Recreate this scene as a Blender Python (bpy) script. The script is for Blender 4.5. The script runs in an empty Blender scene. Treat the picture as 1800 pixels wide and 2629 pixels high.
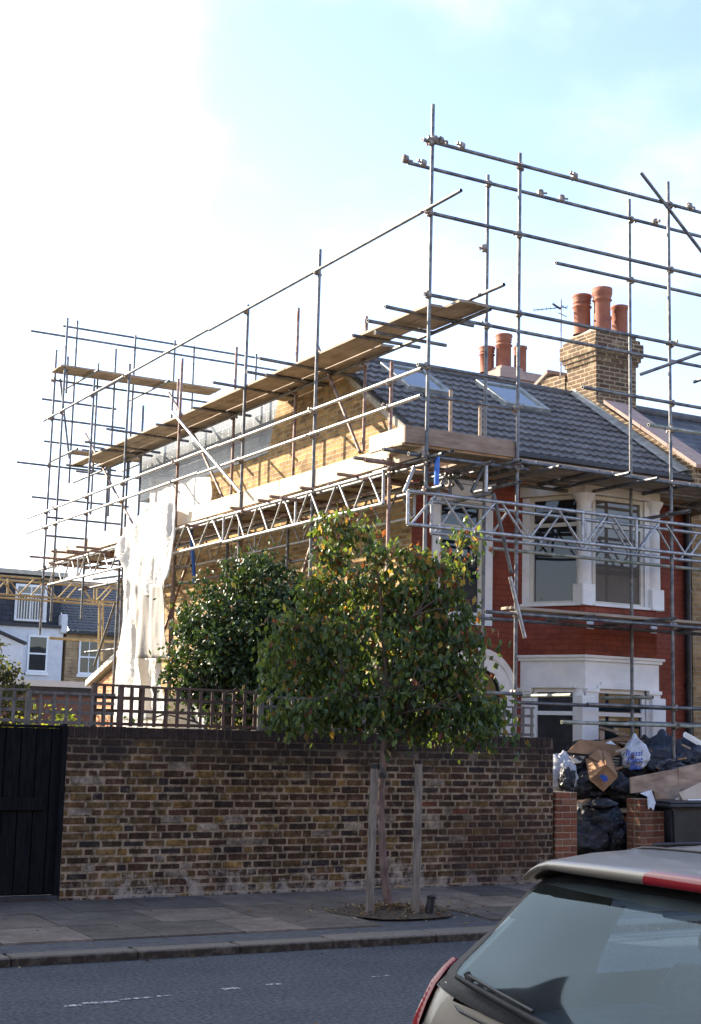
import bpy, bmesh, math, random
from mathutils import Vector, Matrix, noise
R=math.radians
rnd=random.Random(7)
scene=bpy.context.scene
C=scene.collection
# ------------------------------------------------------------------ camera
F=3711.; YAW=R(29.5); PITCH=math.atan(504/3280); ROLL=R(1.43); CAM=Vector((0,0,1.77))
_fw=Vector((math.sin(YAW)*math.cos(PITCH),math.cos(YAW)*math.cos(PITCH),math.sin(PITCH)))
_r0=Vector((math.cos(YAW),-math.sin(YAW),0)); _u0=_r0.cross(_fw)
_rt=_r0*math.cos(ROLL)+_u0*math.sin(ROLL); _up=-_r0*math.sin(ROLL)+_u0*math.cos(ROLL)
cam=bpy.data.cameras.new('camera'); camo=bpy.data.objects.new('camera',cam); C.objects.link(camo)
camo.matrix_world=Matrix(((_rt.x,_up.x,-_fw.x,CAM.x),(_rt.y,_up.y,-_fw.y,CAM.y),(_rt.z,_up.z,-_fw.z,CAM.z),(0,0,0,1)))
cam.sensor_fit='VERTICAL'; cam.sensor_height=36; cam.lens=36*F/2629; cam.clip_end=3000; cam.clip_start=.05
scene.camera=camo
# ------------------------------------------------------------------ sky, sun, exposure
SUN_EL=R(27); SUN_AZ=R(-34)          # azimuth measured from +Y towards +X
SKY_STRENGTH=.125; SUN_STRENGTH=5.0
w=bpy.data.worlds.new('World'); scene.world=w; w.use_nodes=True
nt=w.node_tree; nt.nodes.clear(); L=nt.links.new
wo=nt.nodes.new('ShaderNodeOutputWorld'); bg=nt.nodes.new('ShaderNodeBackground'); L(bg.outputs[0],wo.inputs[0])
sky=nt.nodes.new('ShaderNodeTexSky'); sky.sky_type='NISHITA'; sky.sun_disc=False
sky.sun_elevation=SUN_EL; sky.sun_rotation=SUN_AZ; sky.dust_density=1.0; sky.ozone_density=1.0; sky.air_density=1.0
tc=nt.nodes.new('ShaderNodeTexCoord')
mp=nt.nodes.new('ShaderNodeMapping'); mp.inputs['Scale'].default_value=(1.3,1.3,2.2); L(tc.outputs['Generated'],mp.inputs[0])
nz=nt.nodes.new('ShaderNodeTexNoise'); nz.inputs['Scale'].default_value=2.6; nz.inputs['Detail'].default_value=6; nz.inputs['Roughness'].default_value=.5
L(mp.outputs[0],nz.inputs['Vector'])
# thin bright cloud, thicker towards the sun
dot=nt.nodes.new('ShaderNodeVectorMath'); dot.operation='DOT_PRODUCT'; L(tc.outputs['Generated'],dot.inputs[0])
sd=Vector((math.sin(SUN_AZ)*math.cos(SUN_EL),math.cos(SUN_AZ)*math.cos(SUN_EL),math.sin(SUN_EL)))
dot.inputs[1].default_value=sd
m1=nt.nodes.new('ShaderNodeMapRange'); m1.inputs[1].default_value=.60; m1.inputs[2].default_value=.88; m1.inputs[3].default_value=-.24; m1.inputs[4].default_value=.62
L(dot.outputs['Value'],m1.inputs[0])
ad=nt.nodes.new('ShaderNodeMath'); ad.operation='ADD'; L(nz.outputs['Fac'],ad.inputs[0]); L(m1.outputs[0],ad.inputs[1])
rp=nt.nodes.new('ShaderNodeMapRange'); rp.interpolation_type='SMOOTHSTEP'; rp.inputs[1].default_value=.30; rp.inputs[2].default_value=.75
L(ad.outputs[0],rp.inputs[0])
mx=nt.nodes.new('ShaderNodeMixRGB'); L(rp.outputs[0],mx.inputs[0]); tn=nt.nodes.new('ShaderNodeVectorMath'); tn.operation='MULTIPLY'; L(sky.outputs[0],tn.inputs[0]); tn.inputs[1].default_value=(1.14,1.08,1.2); L(tn.outputs[0],mx.inputs[1]); mx.inputs[2].default_value=(7.4,7.6,7.7,1)
L(mx.outputs[0],bg.inputs[0]); bg.inputs[1].default_value=SKY_STRENGTH
sun=bpy.data.lights.new('sun','SUN'); sun.energy=SUN_STRENGTH; sun.angle=R(.5); sun.color=(1,.88,.70)
so=bpy.data.objects.new('sun',sun); C.objects.link(so); so.rotation_euler=sd.to_track_quat('Z','Y').to_euler()
vs=scene.view_settings; vs.view_transform='Standard'; vs.look='None'; vs.gamma=1; vs.exposure=1.58
# ------------------------------------------------------------------ measuring: a ray of the photograph met with a known plane of the place
def P(p,**k):
    a,v=list(k.items())[0]; i='xyz'.index(a)
    d=_fw*F+_rt*(p[0]-900)-_up*(p[1]-1314.5)
    return CAM+d*((v-CAM[i])/d[i])
def reg(ox,oy,s): return lambda x,y:(ox+x/s,oy+y/s)
zA=reg(0,700,2.273);zB=reg(600,700,2.273);zC=reg(1000,200,1.989);zD=reg(1200,900,2.652);zE=reg(1200,1400,2.652)
zF=reg(0,1300,2.652);zH=reg(1350,1850,3.536);zM=reg(250,1000,3.182);zN=reg(1000,1100,3.182);zQ=reg(1400,700,3.978);zU=reg(1200,800,5.303);zV=reg(1500,1000,5.303);zT=reg(0,1450,4.546);zW=reg(0,1350,4.546)
# ------------------------------------------------------------------ mesh building
class MB:
    def __init__(s): s.v=[]; s.f=[]; s.c=[]; s.smooth=[]
    def add(s,vs,fs,col=None,sm=False):
        o=len(s.v); s.v+= [tuple(v) for v in vs]
        for f in fs: s.f.append([o+i for i in f]); s.c.append(col); s.smooth.append(sm)
    def box(s,a,b,col=None,bev=0):
        x0,y0,z0=a;x1,y1,z1=b
        if bev:
            bm=bmesh.new(); bmesh.ops.create_cube(bm,size=1)
            for v in bm.verts: v.co=Vector(((x0+x1)/2+v.co.x*(x1-x0),(y0+y1)/2+v.co.y*(y1-y0),(z0+z1)/2+v.co.z*(z1-z0)))
            bmesh.ops.bevel(bm,geom=bm.edges[:],offset=bev,segments=1,affect='EDGES'); s.bm(bm,col); return
        s.add([(x0,y0,z0),(x1,y0,z0),(x1,y1,z0),(x0,y1,z0),(x0,y0,z1),(x1,y0,z1),(x1,y1,z1),(x0,y1,z1)],
              [(0,3,2,1),(4,5,6,7),(0,1,5,4),(1,2,6,5),(2,3,7,6),(3,0,4,7)],col)
    def bm(s,bm,col=None,sm=False):
        bm.verts.index_update(); s.add([v.co for v in bm.verts],[[v.index for v in f.verts] for f in bm.faces],col,sm); bm.free()
    def tube(s,a,b,r,n=8,r2=None,col=None,hollow=False):
        a=Vector(a);b=Vector(b); d=(b-a).normalized(); r2=r if r2 is None else r2
        u=d.orthogonal().normalized(); w_=d.cross(u)
        va=[];vb=[]
        for i in range(n):
            t=2*math.pi*i/n; q=u*math.cos(t)+w_*math.sin(t); va.append(a+q*r); vb.append(b+q*r2)
        s.add(va+vb,[(i,(i+1)%n,n+(i+1)%n,n+i) for i in range(n)],col,True)
        if hollow:
            for e,vv,rr,dd in ((a,va,r,d),(b,vb,r2,-d)):
                inn=[e+(v-e)*.8 for v in vv]; deep=[v+dd*.06 for v in inn]
                s.add(vv+inn+deep,[(i,n+i,n+(i+1)%n,(i+1)%n) for i in range(n)]+[(n+i,2*n+i,2*n+(i+1)%n,n+(i+1)%n) for i in range(n)]+[list(range(2*n,3*n))],col)
        else: s.add(va+vb,[list(range(n))[::-1],list(range(n,2*n))],col)
    def path(s,pts,r,n=6,col=None):
        for i in range(len(pts)-1):
            rr=r[i] if isinstance(r,(list,tuple)) else r; r2=r[i+1] if isinstance(r,(list,tuple)) else r
            s.tube(pts[i],pts[i+1],rr,n,r2,col)
    def prism(s,poly,d,col=None):      # poly: 3-D points of a flat outline, d: extrusion vector
        n=len(poly); d=Vector(d); p=[Vector(q) for q in poly]
        s.add(p+[q+d for q in p],[list(range(n)),list(range(2*n-1,n-1,-1))]+[(i,n+i,n+(i+1)%n,(i+1)%n) for i in range(n)],col)
    def lathe(s,c,prof,n=16,col=None):
        c=Vector(c); vs=[]; k=len(prof)
        for r,z in prof:
            for i in range(n): t=2*math.pi*i/n; vs.append(c+Vector((r*math.cos(t),r*math.sin(t),z)))
        s.add(vs,[(j*n+i,j*n+(i+1)%n,(j+1)*n+(i+1)%n,(j+1)*n+i) for j in range(k-1) for i in range(n)],col,True)
    def mesh(s,name,mat):
        me=bpy.data.meshes.new(name); me.from_pydata(s.v,[],s.f); me.materials.append(mat)
        uv=me.uv_layers.new(name='UVMap'); me.update()
        for p in me.polygons:
            n=p.normal; ax=max(range(3),key=lambda i:abs(n[i])); p.use_smooth=s.smooth[p.index]
            for li in p.loop_indices:
                c=me.vertices[me.loops[li].vertex_index].co
                uv.data[li].uv=(c.y,c.z) if ax==0 else ((c.x,c.z) if ax==1 else (c.x,c.y))
        if any(c is not None for c in s.c):
            ca=me.color_attributes.new('col','FLOAT_COLOR','CORNER')
            for p in me.polygons:
                c=s.c[p.index] or (.5,.5,.5)
                for li in p.loop_indices: ca.data[li].color=(*c,1)
        return me
    def build(s,name,mat,parent=None):
        me=s.mesh(name,mat); o=bpy.data.objects.new(name,me); C.objects.link(o)
        if parent:
            o.parent=parent; o.matrix_parent_inverse=Matrix.Translation(-Vector(parent.location)) if parent.type=='EMPTY' and parent.rotation_euler[2]==0 else Matrix()
        else:
            pass
        return o
def tag(o,label=None,cat=None,group=None,kind=None):
    if label: o['label']=label
    if cat: o['category']=cat
    if group: o['group']=group
    if kind: o['kind']=kind
    return o
def empty(name,loc,label,cat,group=None):
    o=bpy.data.objects.new(name,None); o.empty_display_size=.2; o.location=loc; C.objects.link(o); return tag(o,label,cat,group)
def struct(o,label,cat=None): return tag(o,label,cat or 'ground',kind='structure')
def copy_tree(o,parent=None,loc=None):
    c=o.copy(); C.objects.link(c)
    if parent: c.parent=parent
    if loc is not None: c.location=loc
    for ch in list(o.children): copy_tree(ch,c)
    return c
# ------------------------------------------------------------------ materials
def mat(name): 
    m=bpy.data.materials.new(name); m.use_nodes=True; n=m.node_tree; b=n.nodes['Principled BSDF']; return m,n,b,n.links.new
def nd(n,t,**k):
    x=n.nodes.new('ShaderNode'+t)
    for a,v in k.items():
        if a in x.inputs: x.inputs[a].default_value=v
        else: setattr(x,a,v)
    return x
def noisy(name,c1,c2,scale=6,rough=.8,metal=0,bump=.0,bscale=60,detail=6,lo=.35,hi=.65,coord='Object',stretch=(1,1,1),spec=.4):
    m,n,b,l=mat(name); t=nd(n,'TexCoord'); mpp=nd(n,'Mapping',Scale=stretch); l(t.outputs[coord],mpp.inputs[0])
    x=nd(n,'TexNoise',Scale=scale,Detail=detail,Roughness=.6); l(mpp.outputs[0],x.inputs['Vector'])
    r=nd(n,'ValToRGB'); r.color_ramp.elements[0].position=lo; r.color_ramp.elements[1].position=hi
    r.color_ramp.elements[0].color=(*c1,1); r.color_ramp.elements[1].color=(*c2,1)
    l(x.outputs['Fac'],r.inputs[0]); l(r.outputs[0],b.inputs['Base Color'])
    b.inputs['Roughness'].default_value=rough; b.inputs['Metallic'].default_value=metal; b.inputs['Specular IOR Level'].default_value=spec
    if bump:
        y=nd(n,'TexNoise',Scale=bscale,Detail=4); l(mpp.outputs[0],y.inputs['Vector'])
        bp=nd(n,'Bump',Strength=bump,Distance=.01); l(y.outputs['Fac'],bp.inputs['Height']); l(bp.outputs[0],b.inputs['Normal'])
    return m
def attrmat(name,rough=.85,spec=.3,nscale=25,amt=.5,bump=.4,extra=None,wet=None):
    """colour of each brick / slab / leaf from its own attribute, broken up by noise"""
    m,n,b,l=mat(name); a=nd(n,'Attribute',attribute_name='col'); t=nd(n,'TexCoord')
    x=nd(n,'TexNoise',Scale=nscale,Detail=8,Roughness=.7); l(t.outputs['Object'],x.inputs['Vector'])
    mr=nd(n,'MapRange'); mr.inputs[1].default_value=.3; mr.inputs[2].default_value=.7; mr.inputs[3].default_value=1-amt; mr.inputs[4].default_value=1+amt; l(x.outputs['Fac'],mr.inputs[0])
    mu=nd(n,'VectorMath',operation='SCALE'); l(a.outputs['Color'],mu.inputs[0]); l(mr.outputs[0],mu.inputs['Scale'])
    out=mu.outputs[0]
    if extra: out=extra(n,l,t,out)
    l(out,b.inputs['Base Color']); b.inputs['Roughness'].default_value=rough; b.inputs['Specular IOR Level'].default_value=spec
    if bump:
        y=nd(n,'TexNoise',Scale=90,Detail=5); l(t.outputs['Object'],y.inputs['Vector'])
        bp=nd(n,'Bump',Strength=bump,Distance=.006); l(y.outputs['Fac'],bp.inputs['Height']); l(bp.outputs[0],b.inputs['Normal'])
    return m
def brickmat(name,c1,c2,mortar,w_=.225,h=.075,ms=.011,var=.35,bump=.5,rough=.88,paint=False,patch=None):
    m,n,b,l=mat(name); t=nd(n,'TexCoord')
    wn=nd(n,'TexNoise',Scale=9.,Detail=3); l(t.outputs['UV'],wn.inputs['Vector'])
    wv=nd(n,'VectorMath',operation='SCALE'); wv.inputs['Scale'].default_value=.012; l(wn.outputs['Color'],wv.inputs[0])
    wa=nd(n,'VectorMath',operation='ADD'); l(t.outputs['UV'],wa.inputs[0]); l(wv.outputs[0],wa.inputs[1])
    x=nd(n,'TexBrick',Scale=1.,offset=.5); x.inputs['Brick Width'].default_value=w_; x.inputs['Row Height'].default_value=h; x.inputs['Mortar Size'].default_value=ms; x.inputs['Mortar Smooth'].default_value=.4; x.inputs['Bias'].default_value=-.1
    x.inputs['Color1'].default_value=(*c1,1); x.inputs['Color2'].default_value=(*c2,1); x.inputs['Mortar'].default_value=(*mortar,1)
    l(wa.outputs[0],x.inputs['Vector'])
    z=nd(n,'TexNoise',Scale=3.5,Detail=9,Roughness=.75); l(t.outputs['Object'],z.inputs['Vector'])
    mr=nd(n,'MapRange'); mr.inputs[1].default_value=.3; mr.inputs[2].default_value=.7; mr.inputs[3].default_value=1-var; mr.inputs[4].default_value=1+var; l(z.outputs['Fac'],mr.inputs[0])
    mu=nd(n,'VectorMath',operation='SCALE'); l(x.outputs['Color'],mu.inputs[0]); l(mr.outputs[0],mu.inputs['Scale'])
    out=mu.outputs[0]
    if patch:
        pz=nd(n,'TexNoise',Scale=2.2,Detail=6,Roughness=.7); l(t.outputs['Object'],pz.inputs['Vector'])
        pr=nd(n,'MapRange'); pr.inputs[1].default_value=.56; pr.inputs[2].default_value=.68; pr.inputs[4].default_value=.8; l(pz.outputs['Fac'],pr.inputs[0])
        px=nd(n,'MixRGB'); l(pr.outputs[0],px.inputs[0]); l(out,px.inputs[1]); px.inputs[2].default_value=(*patch,1); out=px.outputs[0]
    l(out,b.inputs['Base Color']); b.inputs['Roughness'].default_value=rough; b.inputs['Specular IOR Level'].default_value=.25
    bp=nd(n,'Bump',Strength=bump,Distance=.012); bp.invert=True; l(x.outputs['Fac'],bp.inputs['Height'])
    y=nd(n,'TexNoise',Scale=60.,Detail=4); l(t.outputs['Object'],y.inputs['Vector'])
    b2=nd(n,'Bump',Strength=.25,Distance=.01); l(y.outputs['Fac'],b2.inputs['Height']); l(bp.outputs[0],b2.inputs['Normal']); l(b2.outputs[0],b.inputs['Normal'])
    return m
M={}
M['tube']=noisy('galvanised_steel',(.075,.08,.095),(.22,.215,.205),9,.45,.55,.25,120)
M['sunyellow']=noisy('sunlit_tint_tube',(.30,.22,.10),(.46,.36,.20),9,.6,.2,.25,120)  # yellow of the sunlight put into the colour of the far tubes
M['rust']=noisy('rusty_steel',(.16,.08,.06),(.36,.28,.25),11,.6,.5,.3,120)
M['greentube']=noisy('grimy_steel',(.20,.23,.17),(.40,.40,.36),8,.6,.5,.2)
M['alu']=noisy('aluminium',(.26,.26,.27),(.50,.49,.48),20,.42,.65,.15,150)
M['board']=noisy('scaffold_board_wood',(.24,.18,.13),(.46,.37,.28),3,.8,0,.5,30,stretch=(1,1,6),lo=.3,hi=.7)
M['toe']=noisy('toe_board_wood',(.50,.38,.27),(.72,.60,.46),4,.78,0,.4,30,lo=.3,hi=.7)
M['toefront']=noisy('shaded_toe_board_wood',(.20,.13,.09),(.36,.26,.19),4,.8,0,.5,30,lo=.3,hi=.7,stretch=(1,3,5))  # copy of the toe board wood with the front's shade put into its colour
M['coupler']=noisy('coupler_steel',(.12,.08,.06),(.34,.30,.27),30,.55,.6,.3)
M['bluetube']=noisy('blue_painted_steel',(.02,.10,.42),(.06,.20,.60),12,.4,.1,.1)
M['flank']=brickmat('yellow_stock_brick',(.47,.29,.11),(.19,.11,.055),(.38,.31,.20),var=.45,bump=.9,ms=.013,patch=(.15,.095,.05))
M['chimney']=brickmat('weathered_stock_brick',(.15,.09,.055),(.065,.042,.03),(.31,.25,.165),var=.35,bump=.9,ms=.014,patch=(.42,.34,.22))
M['ochre']=brickmat('ochre_brick',(.40,.27,.13),(.24,.15,.08),(.36,.30,.21),var=.35)
M['orangebrick']=brickmat('orange_brick',(.52,.22,.10),(.36,.14,.06),(.45,.36,.25),var=.25)
M['redpaint']=brickmat('red_painted_brick',(.25,.062,.036),(.21,.052,.032),(.17,.042,.028),var=.38,bump=.35,ms=.008,rough=.7)
M['white']=noisy('white_paint',(.76,.76,.76),(.86,.86,.85),5,.5,0,.1,60)
M['cream']=noisy('cream_frame_paint',(.60,.57,.50),(.70,.67,.60),5,.5)
M['render']=noisy('white_render',(.58,.58,.60),(.68,.68,.68),4,.9,0,.3,40)
M['slate']=brickmat('hung_slates',(.10,.115,.13),(.15,.16,.175),(.03,.03,.035),w_=.25,h=.18,ms=.006,var=.2,bump=.25,rough=.27); M['slate'].node_tree.nodes['Principled BSDF'].inputs['Specular IOR Level'].default_value=.9
M['farslate']=brickmat('dark_dormer_slates',(.030,.034,.045),(.045,.05,.065),(.012,.012,.015),w_=.3,h=.2,ms=.01,var=.2,bump=.4,rough=.6)
M['oldslate']=brickmat('old_roof_slates',(.060,.062,.070),(.095,.095,.10),(.02,.02,.022),w_=.3,h=.2,ms=.012,var=.5,bump=.9,rough=.6)
M['tile']=noisy('grey_concrete_tile',(.075,.076,.084),(.125,.126,.132),7,.72,0,.3,60)
M['lead']=noisy('lead_flashing',(.17,.19,.20),(.34,.37,.37),7,.55,.3,.5,25)
M['trim']=noisy('matt_black_trim',(.008,.009,.011),(.016,.016,.018),8,.55,0,.1,spec=.15)
M['black']=noisy('black_plastic',(.012,.013,.016),(.03,.03,.035),8,.45,0,.1)
M['coping']=noisy('terracotta_coping',(.30,.21,.18),(.40,.29,.25),6,.85,0,.4)
M['pot']=noisy('terracotta_pot',(.20,.060,.035),(.33,.115,.06),6,.7,0,.2,lo=.3,hi=.7)
M['mortar']=noisy('mortar_flaunching',(.36,.33,.27),(.52,.48,.40),14,.95,0,.8)
M['rawwood']=noisy('new_timber',(.42,.20,.09),(.62,.36,.18),5,.75,0,.4,stretch=(1,6,6))
M['asphalt']=noisy('asphalt',(.026,.030,.038),(.105,.112,.128),30,.9,0,2.2,70,lo=.36,hi=.66,detail=12)
_n=M['asphalt'].node_tree; _b=_n.nodes['Principled BSDF']; _src=_b.inputs['Base Color'].links[0].from_socket
_t=nd(_n,'TexCoord'); _x=nd(_n,'TexNoise',Scale=1.1,Detail=9,Roughness=.75); _n.links.new(_t.outputs['Object'],_x.inputs['Vector']); _r=nd(_n,'MapRange'); _r.inputs[1].default_value=.3; _r.inputs[2].default_value=.7; _r.inputs[3].default_value=.70; _r.inputs[4].default_value=1.25; _n.links.new(_x.outputs['Fac'],_r.inputs[0]); _s=nd(_n,'VectorMath',operation='SCALE'); _n.links.new(_src,_s.inputs[0]); _n.links.new(_r.outputs[0],_s.inputs['Scale']); _n.links.new(_s.outputs[0],_b.inputs['Base Color'])
M['tar']=noisy('footway_tarmac',(.06,.062,.068),(.10,.10,.105),12,.9,0,.9,200)
M['paint_white']=noisy('worn_road_paint',(.09,.095,.105),(.55,.55,.54),30,.8,0,.3,lo=.46,hi=.60)
M['earth']=noisy('bare_earth',(.05,.035,.022),(.10,.075,.05),20,.95,0,1.,40)
M['garden']=noisy('garden_ground',(.05,.06,.03),(.12,.10,.06),6,.95,0,1.,40)
M['gatewood']=noisy('black_stained_timber',(.003,.0035,.005),(.010,.010,.013),6,.8,0,.5,30,stretch=(8,8,1),spec=.12)
M['trellis']=noisy('weathered_trellis',(.10,.09,.08),(.20,.18,.16),8,.85,0,.5,40,stretch=(3,3,1))
M['trellisbrown']=noisy('brown_trellis',(.07,.04,.03),(.14,.09,.07),8,.8,0,.5,40)
M['stake']=noisy('stake_wood',(.12,.10,.08),(.27,.23,.19),7,.85,0,.8,40,stretch=(5,5,.6))
M['bark']=noisy('bark',(.10,.065,.055),(.22,.15,.125),16,.85,0,.8,50,stretch=(1,1,.4))
M['darkbark']=noisy('dark_bark',(.04,.03,.025),(.08,.06,.05),10,.9,0,.6)
M['cardboard']=noisy('cardboard',(.24,.13,.065),(.33,.19,.10),5,.85,0,.2)
M['osb']=noisy('stained_plywood',(.20,.13,.09),(.40,.29,.20),3,.8,0,.3,30,stretch=(1,1,3))
M['beige']=noisy('beige_board',(.46,.38,.29),(.54,.45,.35),5,.8)
M['bin']=noisy('bin_plastic',(.012,.014,.018),(.03,.033,.038),4,.45,0,.1)
M['garage']=noisy('brown_garage_panel',(.14,.07,.05),(.20,.10,.075),3,.8)
M['blue_ink']=noisy('blue_ink',(.015,.05,.32),(.03,.10,.42),20,.6)
def plastic(name,c,rough=.28,bump=.8,bs=9,alpha=None,sub=0):
    m,n,b,l=mat(name); b.inputs['Base Color'].default_value=(*c,1); b.inputs['Roughness'].default_value=rough; b.inputs['Specular IOR Level'].default_value=.6
    t=nd(n,'TexCoord'); x=nd(n,'TexNoise',Scale=bs,Detail=6,Roughness=.65,Distortion=1.2); l(t.outputs['Object'],x.inputs['Vector'])
    bp=nd(n,'Bump',Strength=bump,Distance=.05); l(x.outputs['Fac'],bp.inputs['Height']); l(bp.outputs[0],b.inputs['Normal'])
    if alpha:
        tr=nd(n,'BsdfTranslucent'); tr.inputs[0].default_value=(*c,1); mx_=nd(n,'MixShader'); mx_.inputs[0].default_value=alpha
        o=n.nodes['Material Output']; l(b.outputs[0],mx_.inputs[1]); l(tr.outputs[0],mx_.inputs[2]); l(mx_.outputs[0],o.inputs[0])
    return m
M['binbag']=plastic('black_bin_liner',(.008,.009,.014),.20,.8,11)
M['binbag_blue']=plastic('blue_black_bin_liner',(.03,.045,.075),.30,1.,7)
M['whitebag']=plastic('white_rubble_bag',(.62,.66,.72),.5,1.,9)
M['greybag']=plastic('grey_white_sack',(.42,.44,.48),.6,1.,8)
M['sheet']=plastic('white_plastic_sheeting',(.88,.87,.85),.30,.6,9,.5)
M['fabric']=plastic('grey_debris_fabric',(.36,.33,.30),.8,.2,5,.12)
def glass(name,c=(.015,.02,.025),rough=.02,spec=.6):
    m,n,b,l=mat(name); b.inputs['Base Color'].default_value=(*c,1); b.inputs['Roughness'].default_value=rough; b.inputs['Specular IOR Level'].default_value=spec; b.inputs['IOR'].default_value=1.45
    t=nd(n,'TexCoord'); x=nd(n,'TexNoise',Scale=2.,Detail=1); l(t.outputs['Object'],x.inputs['Vector']); bp=nd(n,'Bump',Strength=.06,Distance=.03); l(x.outputs['Fac'],bp.inputs['Height']); l(bp.outputs[0],b.inputs['Normal'])
    return m
M['glass']=glass('window_glass')
M['tanglass']=glass('window_glass_with_drawn_blind',(.13,.115,.10))
M['skyglass']=glass('skylight_glass',(.10,.12,.14),.02,1.)
def thinglass(name,tint=(.62,.75,.84),refl=.05):
    m,n,b,l=mat(name); o=n.nodes['Material Output']; n.nodes.remove(b)
    tr=nd(n,'BsdfTransparent'); tr.inputs[0].default_value=(*tint,1); gl=nd(n,'BsdfGlossy',Roughness=.04); gl.inputs[0].default_value=(.52,.68,.82,1)
    lw=nd(n,'LayerWeight',Blend=.15); mr=nd(n,'MapRange'); mr.inputs[3].default_value=refl; mr.inputs[4].default_value=1.; l(lw.outputs['Fresnel'],mr.inputs[0])
    df=nd(n,'BsdfDiffuse'); df.inputs[0].default_value=(.42,.46,.45,1)
    t=nd(n,'TexCoord'); x=nd(n,'TexNoise',Scale=3.,Detail=5); l(t.outputs['Object'],x.inputs['Vector'])
    dr=nd(n,'MapRange'); dr.inputs[1].default_value=.35; dr.inputs[2].default_value=.75; dr.inputs[3].default_value=.01; dr.inputs[4].default_value=.08; l(x.outputs['Fac'],dr.inputs[0])
    mx0=nd(n,'MixShader'); l(dr.outputs[0],mx0.inputs[0]); l(tr.outputs[0],mx0.inputs[1]); l(df.outputs[0],mx0.inputs[2])
    mx_=nd(n,'MixShader'); l(mr.outputs[0],mx_.inputs[0]); l(mx0.outputs[0],mx_.inputs[1]); l(gl.outputs[0],mx_.inputs[2]); l(mx_.outputs[0],o.inputs[0])
    return m
M['carglass']=thinglass('dusty_car_glass')
def carpaint(name,c,metal=.5,rough=.32,coat=1.):
    m,n,b,l=mat(name); t=nd(n,'TexCoord'); x=nd(n,'TexNoise',Scale=900.,Detail=1); l(t.outputs['Object'],x.inputs['Vector'])
    r=nd(n,'ValToRGB'); r.color_ramp.elements[0].color=(*[q*.8 for q in c],1); r.color_ramp.elements[1].color=(*[q*1.15 for q in c],1); l(x.outputs['Fac'],r.inputs[0])
    dz=nd(n,'TexNoise',Scale=5.,Detail=6,Roughness=.7); l(t.outputs['Object'],dz.inputs['Vector']); rr=nd(n,'MapRange'); rr.inputs[3].default_value=rough-.08; rr.inputs[4].default_value=rough+.18; l(dz.outputs['Fac'],rr.inputs[0]); l(rr.outputs[0],b.inputs['Roughness'])
    l(r.outputs[0],b.inputs['Base Color']); b.inputs['Metallic'].default_value=metal; b.inputs['Coat Weight'].default_value=coat; b.inputs['Coat Roughness'].default_value=.05; return m
M['car']=carpaint('champagne_grey_car_paint',(.20,.180,.150),.5,.36,.35)
def lens(name,c,rough=.12):
    m,n,b,l=mat(name); b.inputs['Base Color'].default_value=(*c,1); b.inputs['Roughness'].default_value=rough; b.inputs['Coat Weight'].default_value=.25; b.inputs['Specular IOR Level'].default_value=.4
    t=nd(n,'TexCoord'); x=nd(n,'TexWave',Scale=28.,Distortion=0.); l(t.outputs['Object'],x.inputs['Vector']); bp=nd(n,'Bump',Strength=.12,Distance=.004); l(x.outputs['Fac'],bp.inputs['Height']); l(bp.outputs[0],b.inputs['Normal']); return m
M['redlens']=lens('red_lens',(.17,.008,.014)); M['clearlens']=lens('clear_lens',(.55,.52,.52))
M['rubber']=noisy('black_rubber',(.012,.012,.013),(.025,.025,.027),20,.55)
M['interior']=noisy('car_interior_fabric',(.035,.038,.045),(.06,.065,.075),15,.9)
M['rim']=noisy('wheel_rim',(.4,.4,.41),(.5,.5,.5),5,.3,.8)
def leafmat(name,trans=.45):
    m,n,b,l=mat(name); o=n.nodes['Material Output']; a=nd(n,'Attribute',attribute_name='col')
    l(a.outputs['Color'],b.inputs['Base Color']); b.inputs['Roughness'].default_value=.42; b.inputs['Specular IOR Level'].default_value=.45
    tr=nd(n,'BsdfTranslucent'); sc=nd(n,'VectorMath',operation='MULTIPLY'); l(a.outputs['Color'],sc.inputs[0]); sc.inputs[1].default_value=(2.2,1.9,.8); l(sc.outputs[0],tr.inputs[0])
    mx_=nd(n,'MixShader'); mx_.inputs[0].default_value=trans; l(b.outputs[0],mx_.inputs[1]); l(tr.outputs[0],mx_.inputs[2]); l(mx_.outputs[0],o.inputs[0]); return m
M['leaf']=leafmat('foliage'); M['darkleaf']=leafmat('dark_foliage',.22)
# ------------------------------------------------------------------ GROUND, ROAD, PAVEMENT
WY=13.65          # street face of the garden wall
KY=10.87          # kerb face
def pz(y): return .07+(y-KY)*.021      # pavement rises slightly towards the wall
m=MB(); m.add([(-900,-900,-.02),(900,-900,-.02),(900,1500,-.02),(-900,1500,-.02)],[(0,1,2,3)])
struct(m.build('ground',M['garden']),'wide flat ground beyond the gardens')
m=MB(); n_=60
m.add([(-40,2.0,0),(60,2.0,0),(60,KY+.02,0),(-40,KY+.02,0)],[(0,1,2,3)])
struct(m.build('road',M['asphalt']),'blue grey asphalt road in the shade','road')
m=MB(); m.box((-40,-4,-.01),(60,2.0,.10)); struct(m.build('near_pavement',M['tar']),'footway on the near side of the road','pavement')
m=MB(); m.add([(-40,KY+.2,pz(KY+.2)-.004),(60,KY+.2,pz(KY+.2)-.004),(60,14.4,pz(14.4)-.004),(-40,14.4,pz(14.4)-.004)],[(0,1,2,3)])
struct(m.build('pavement',M['tar']),'tarmac bed of the far pavement between flags and kerb','pavement')
m=MB(); slabrows=[(11.42,12.10,.75,.0),(12.115,12.85,.92,.4),(12.865,13.62,.74,.62)]
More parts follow.
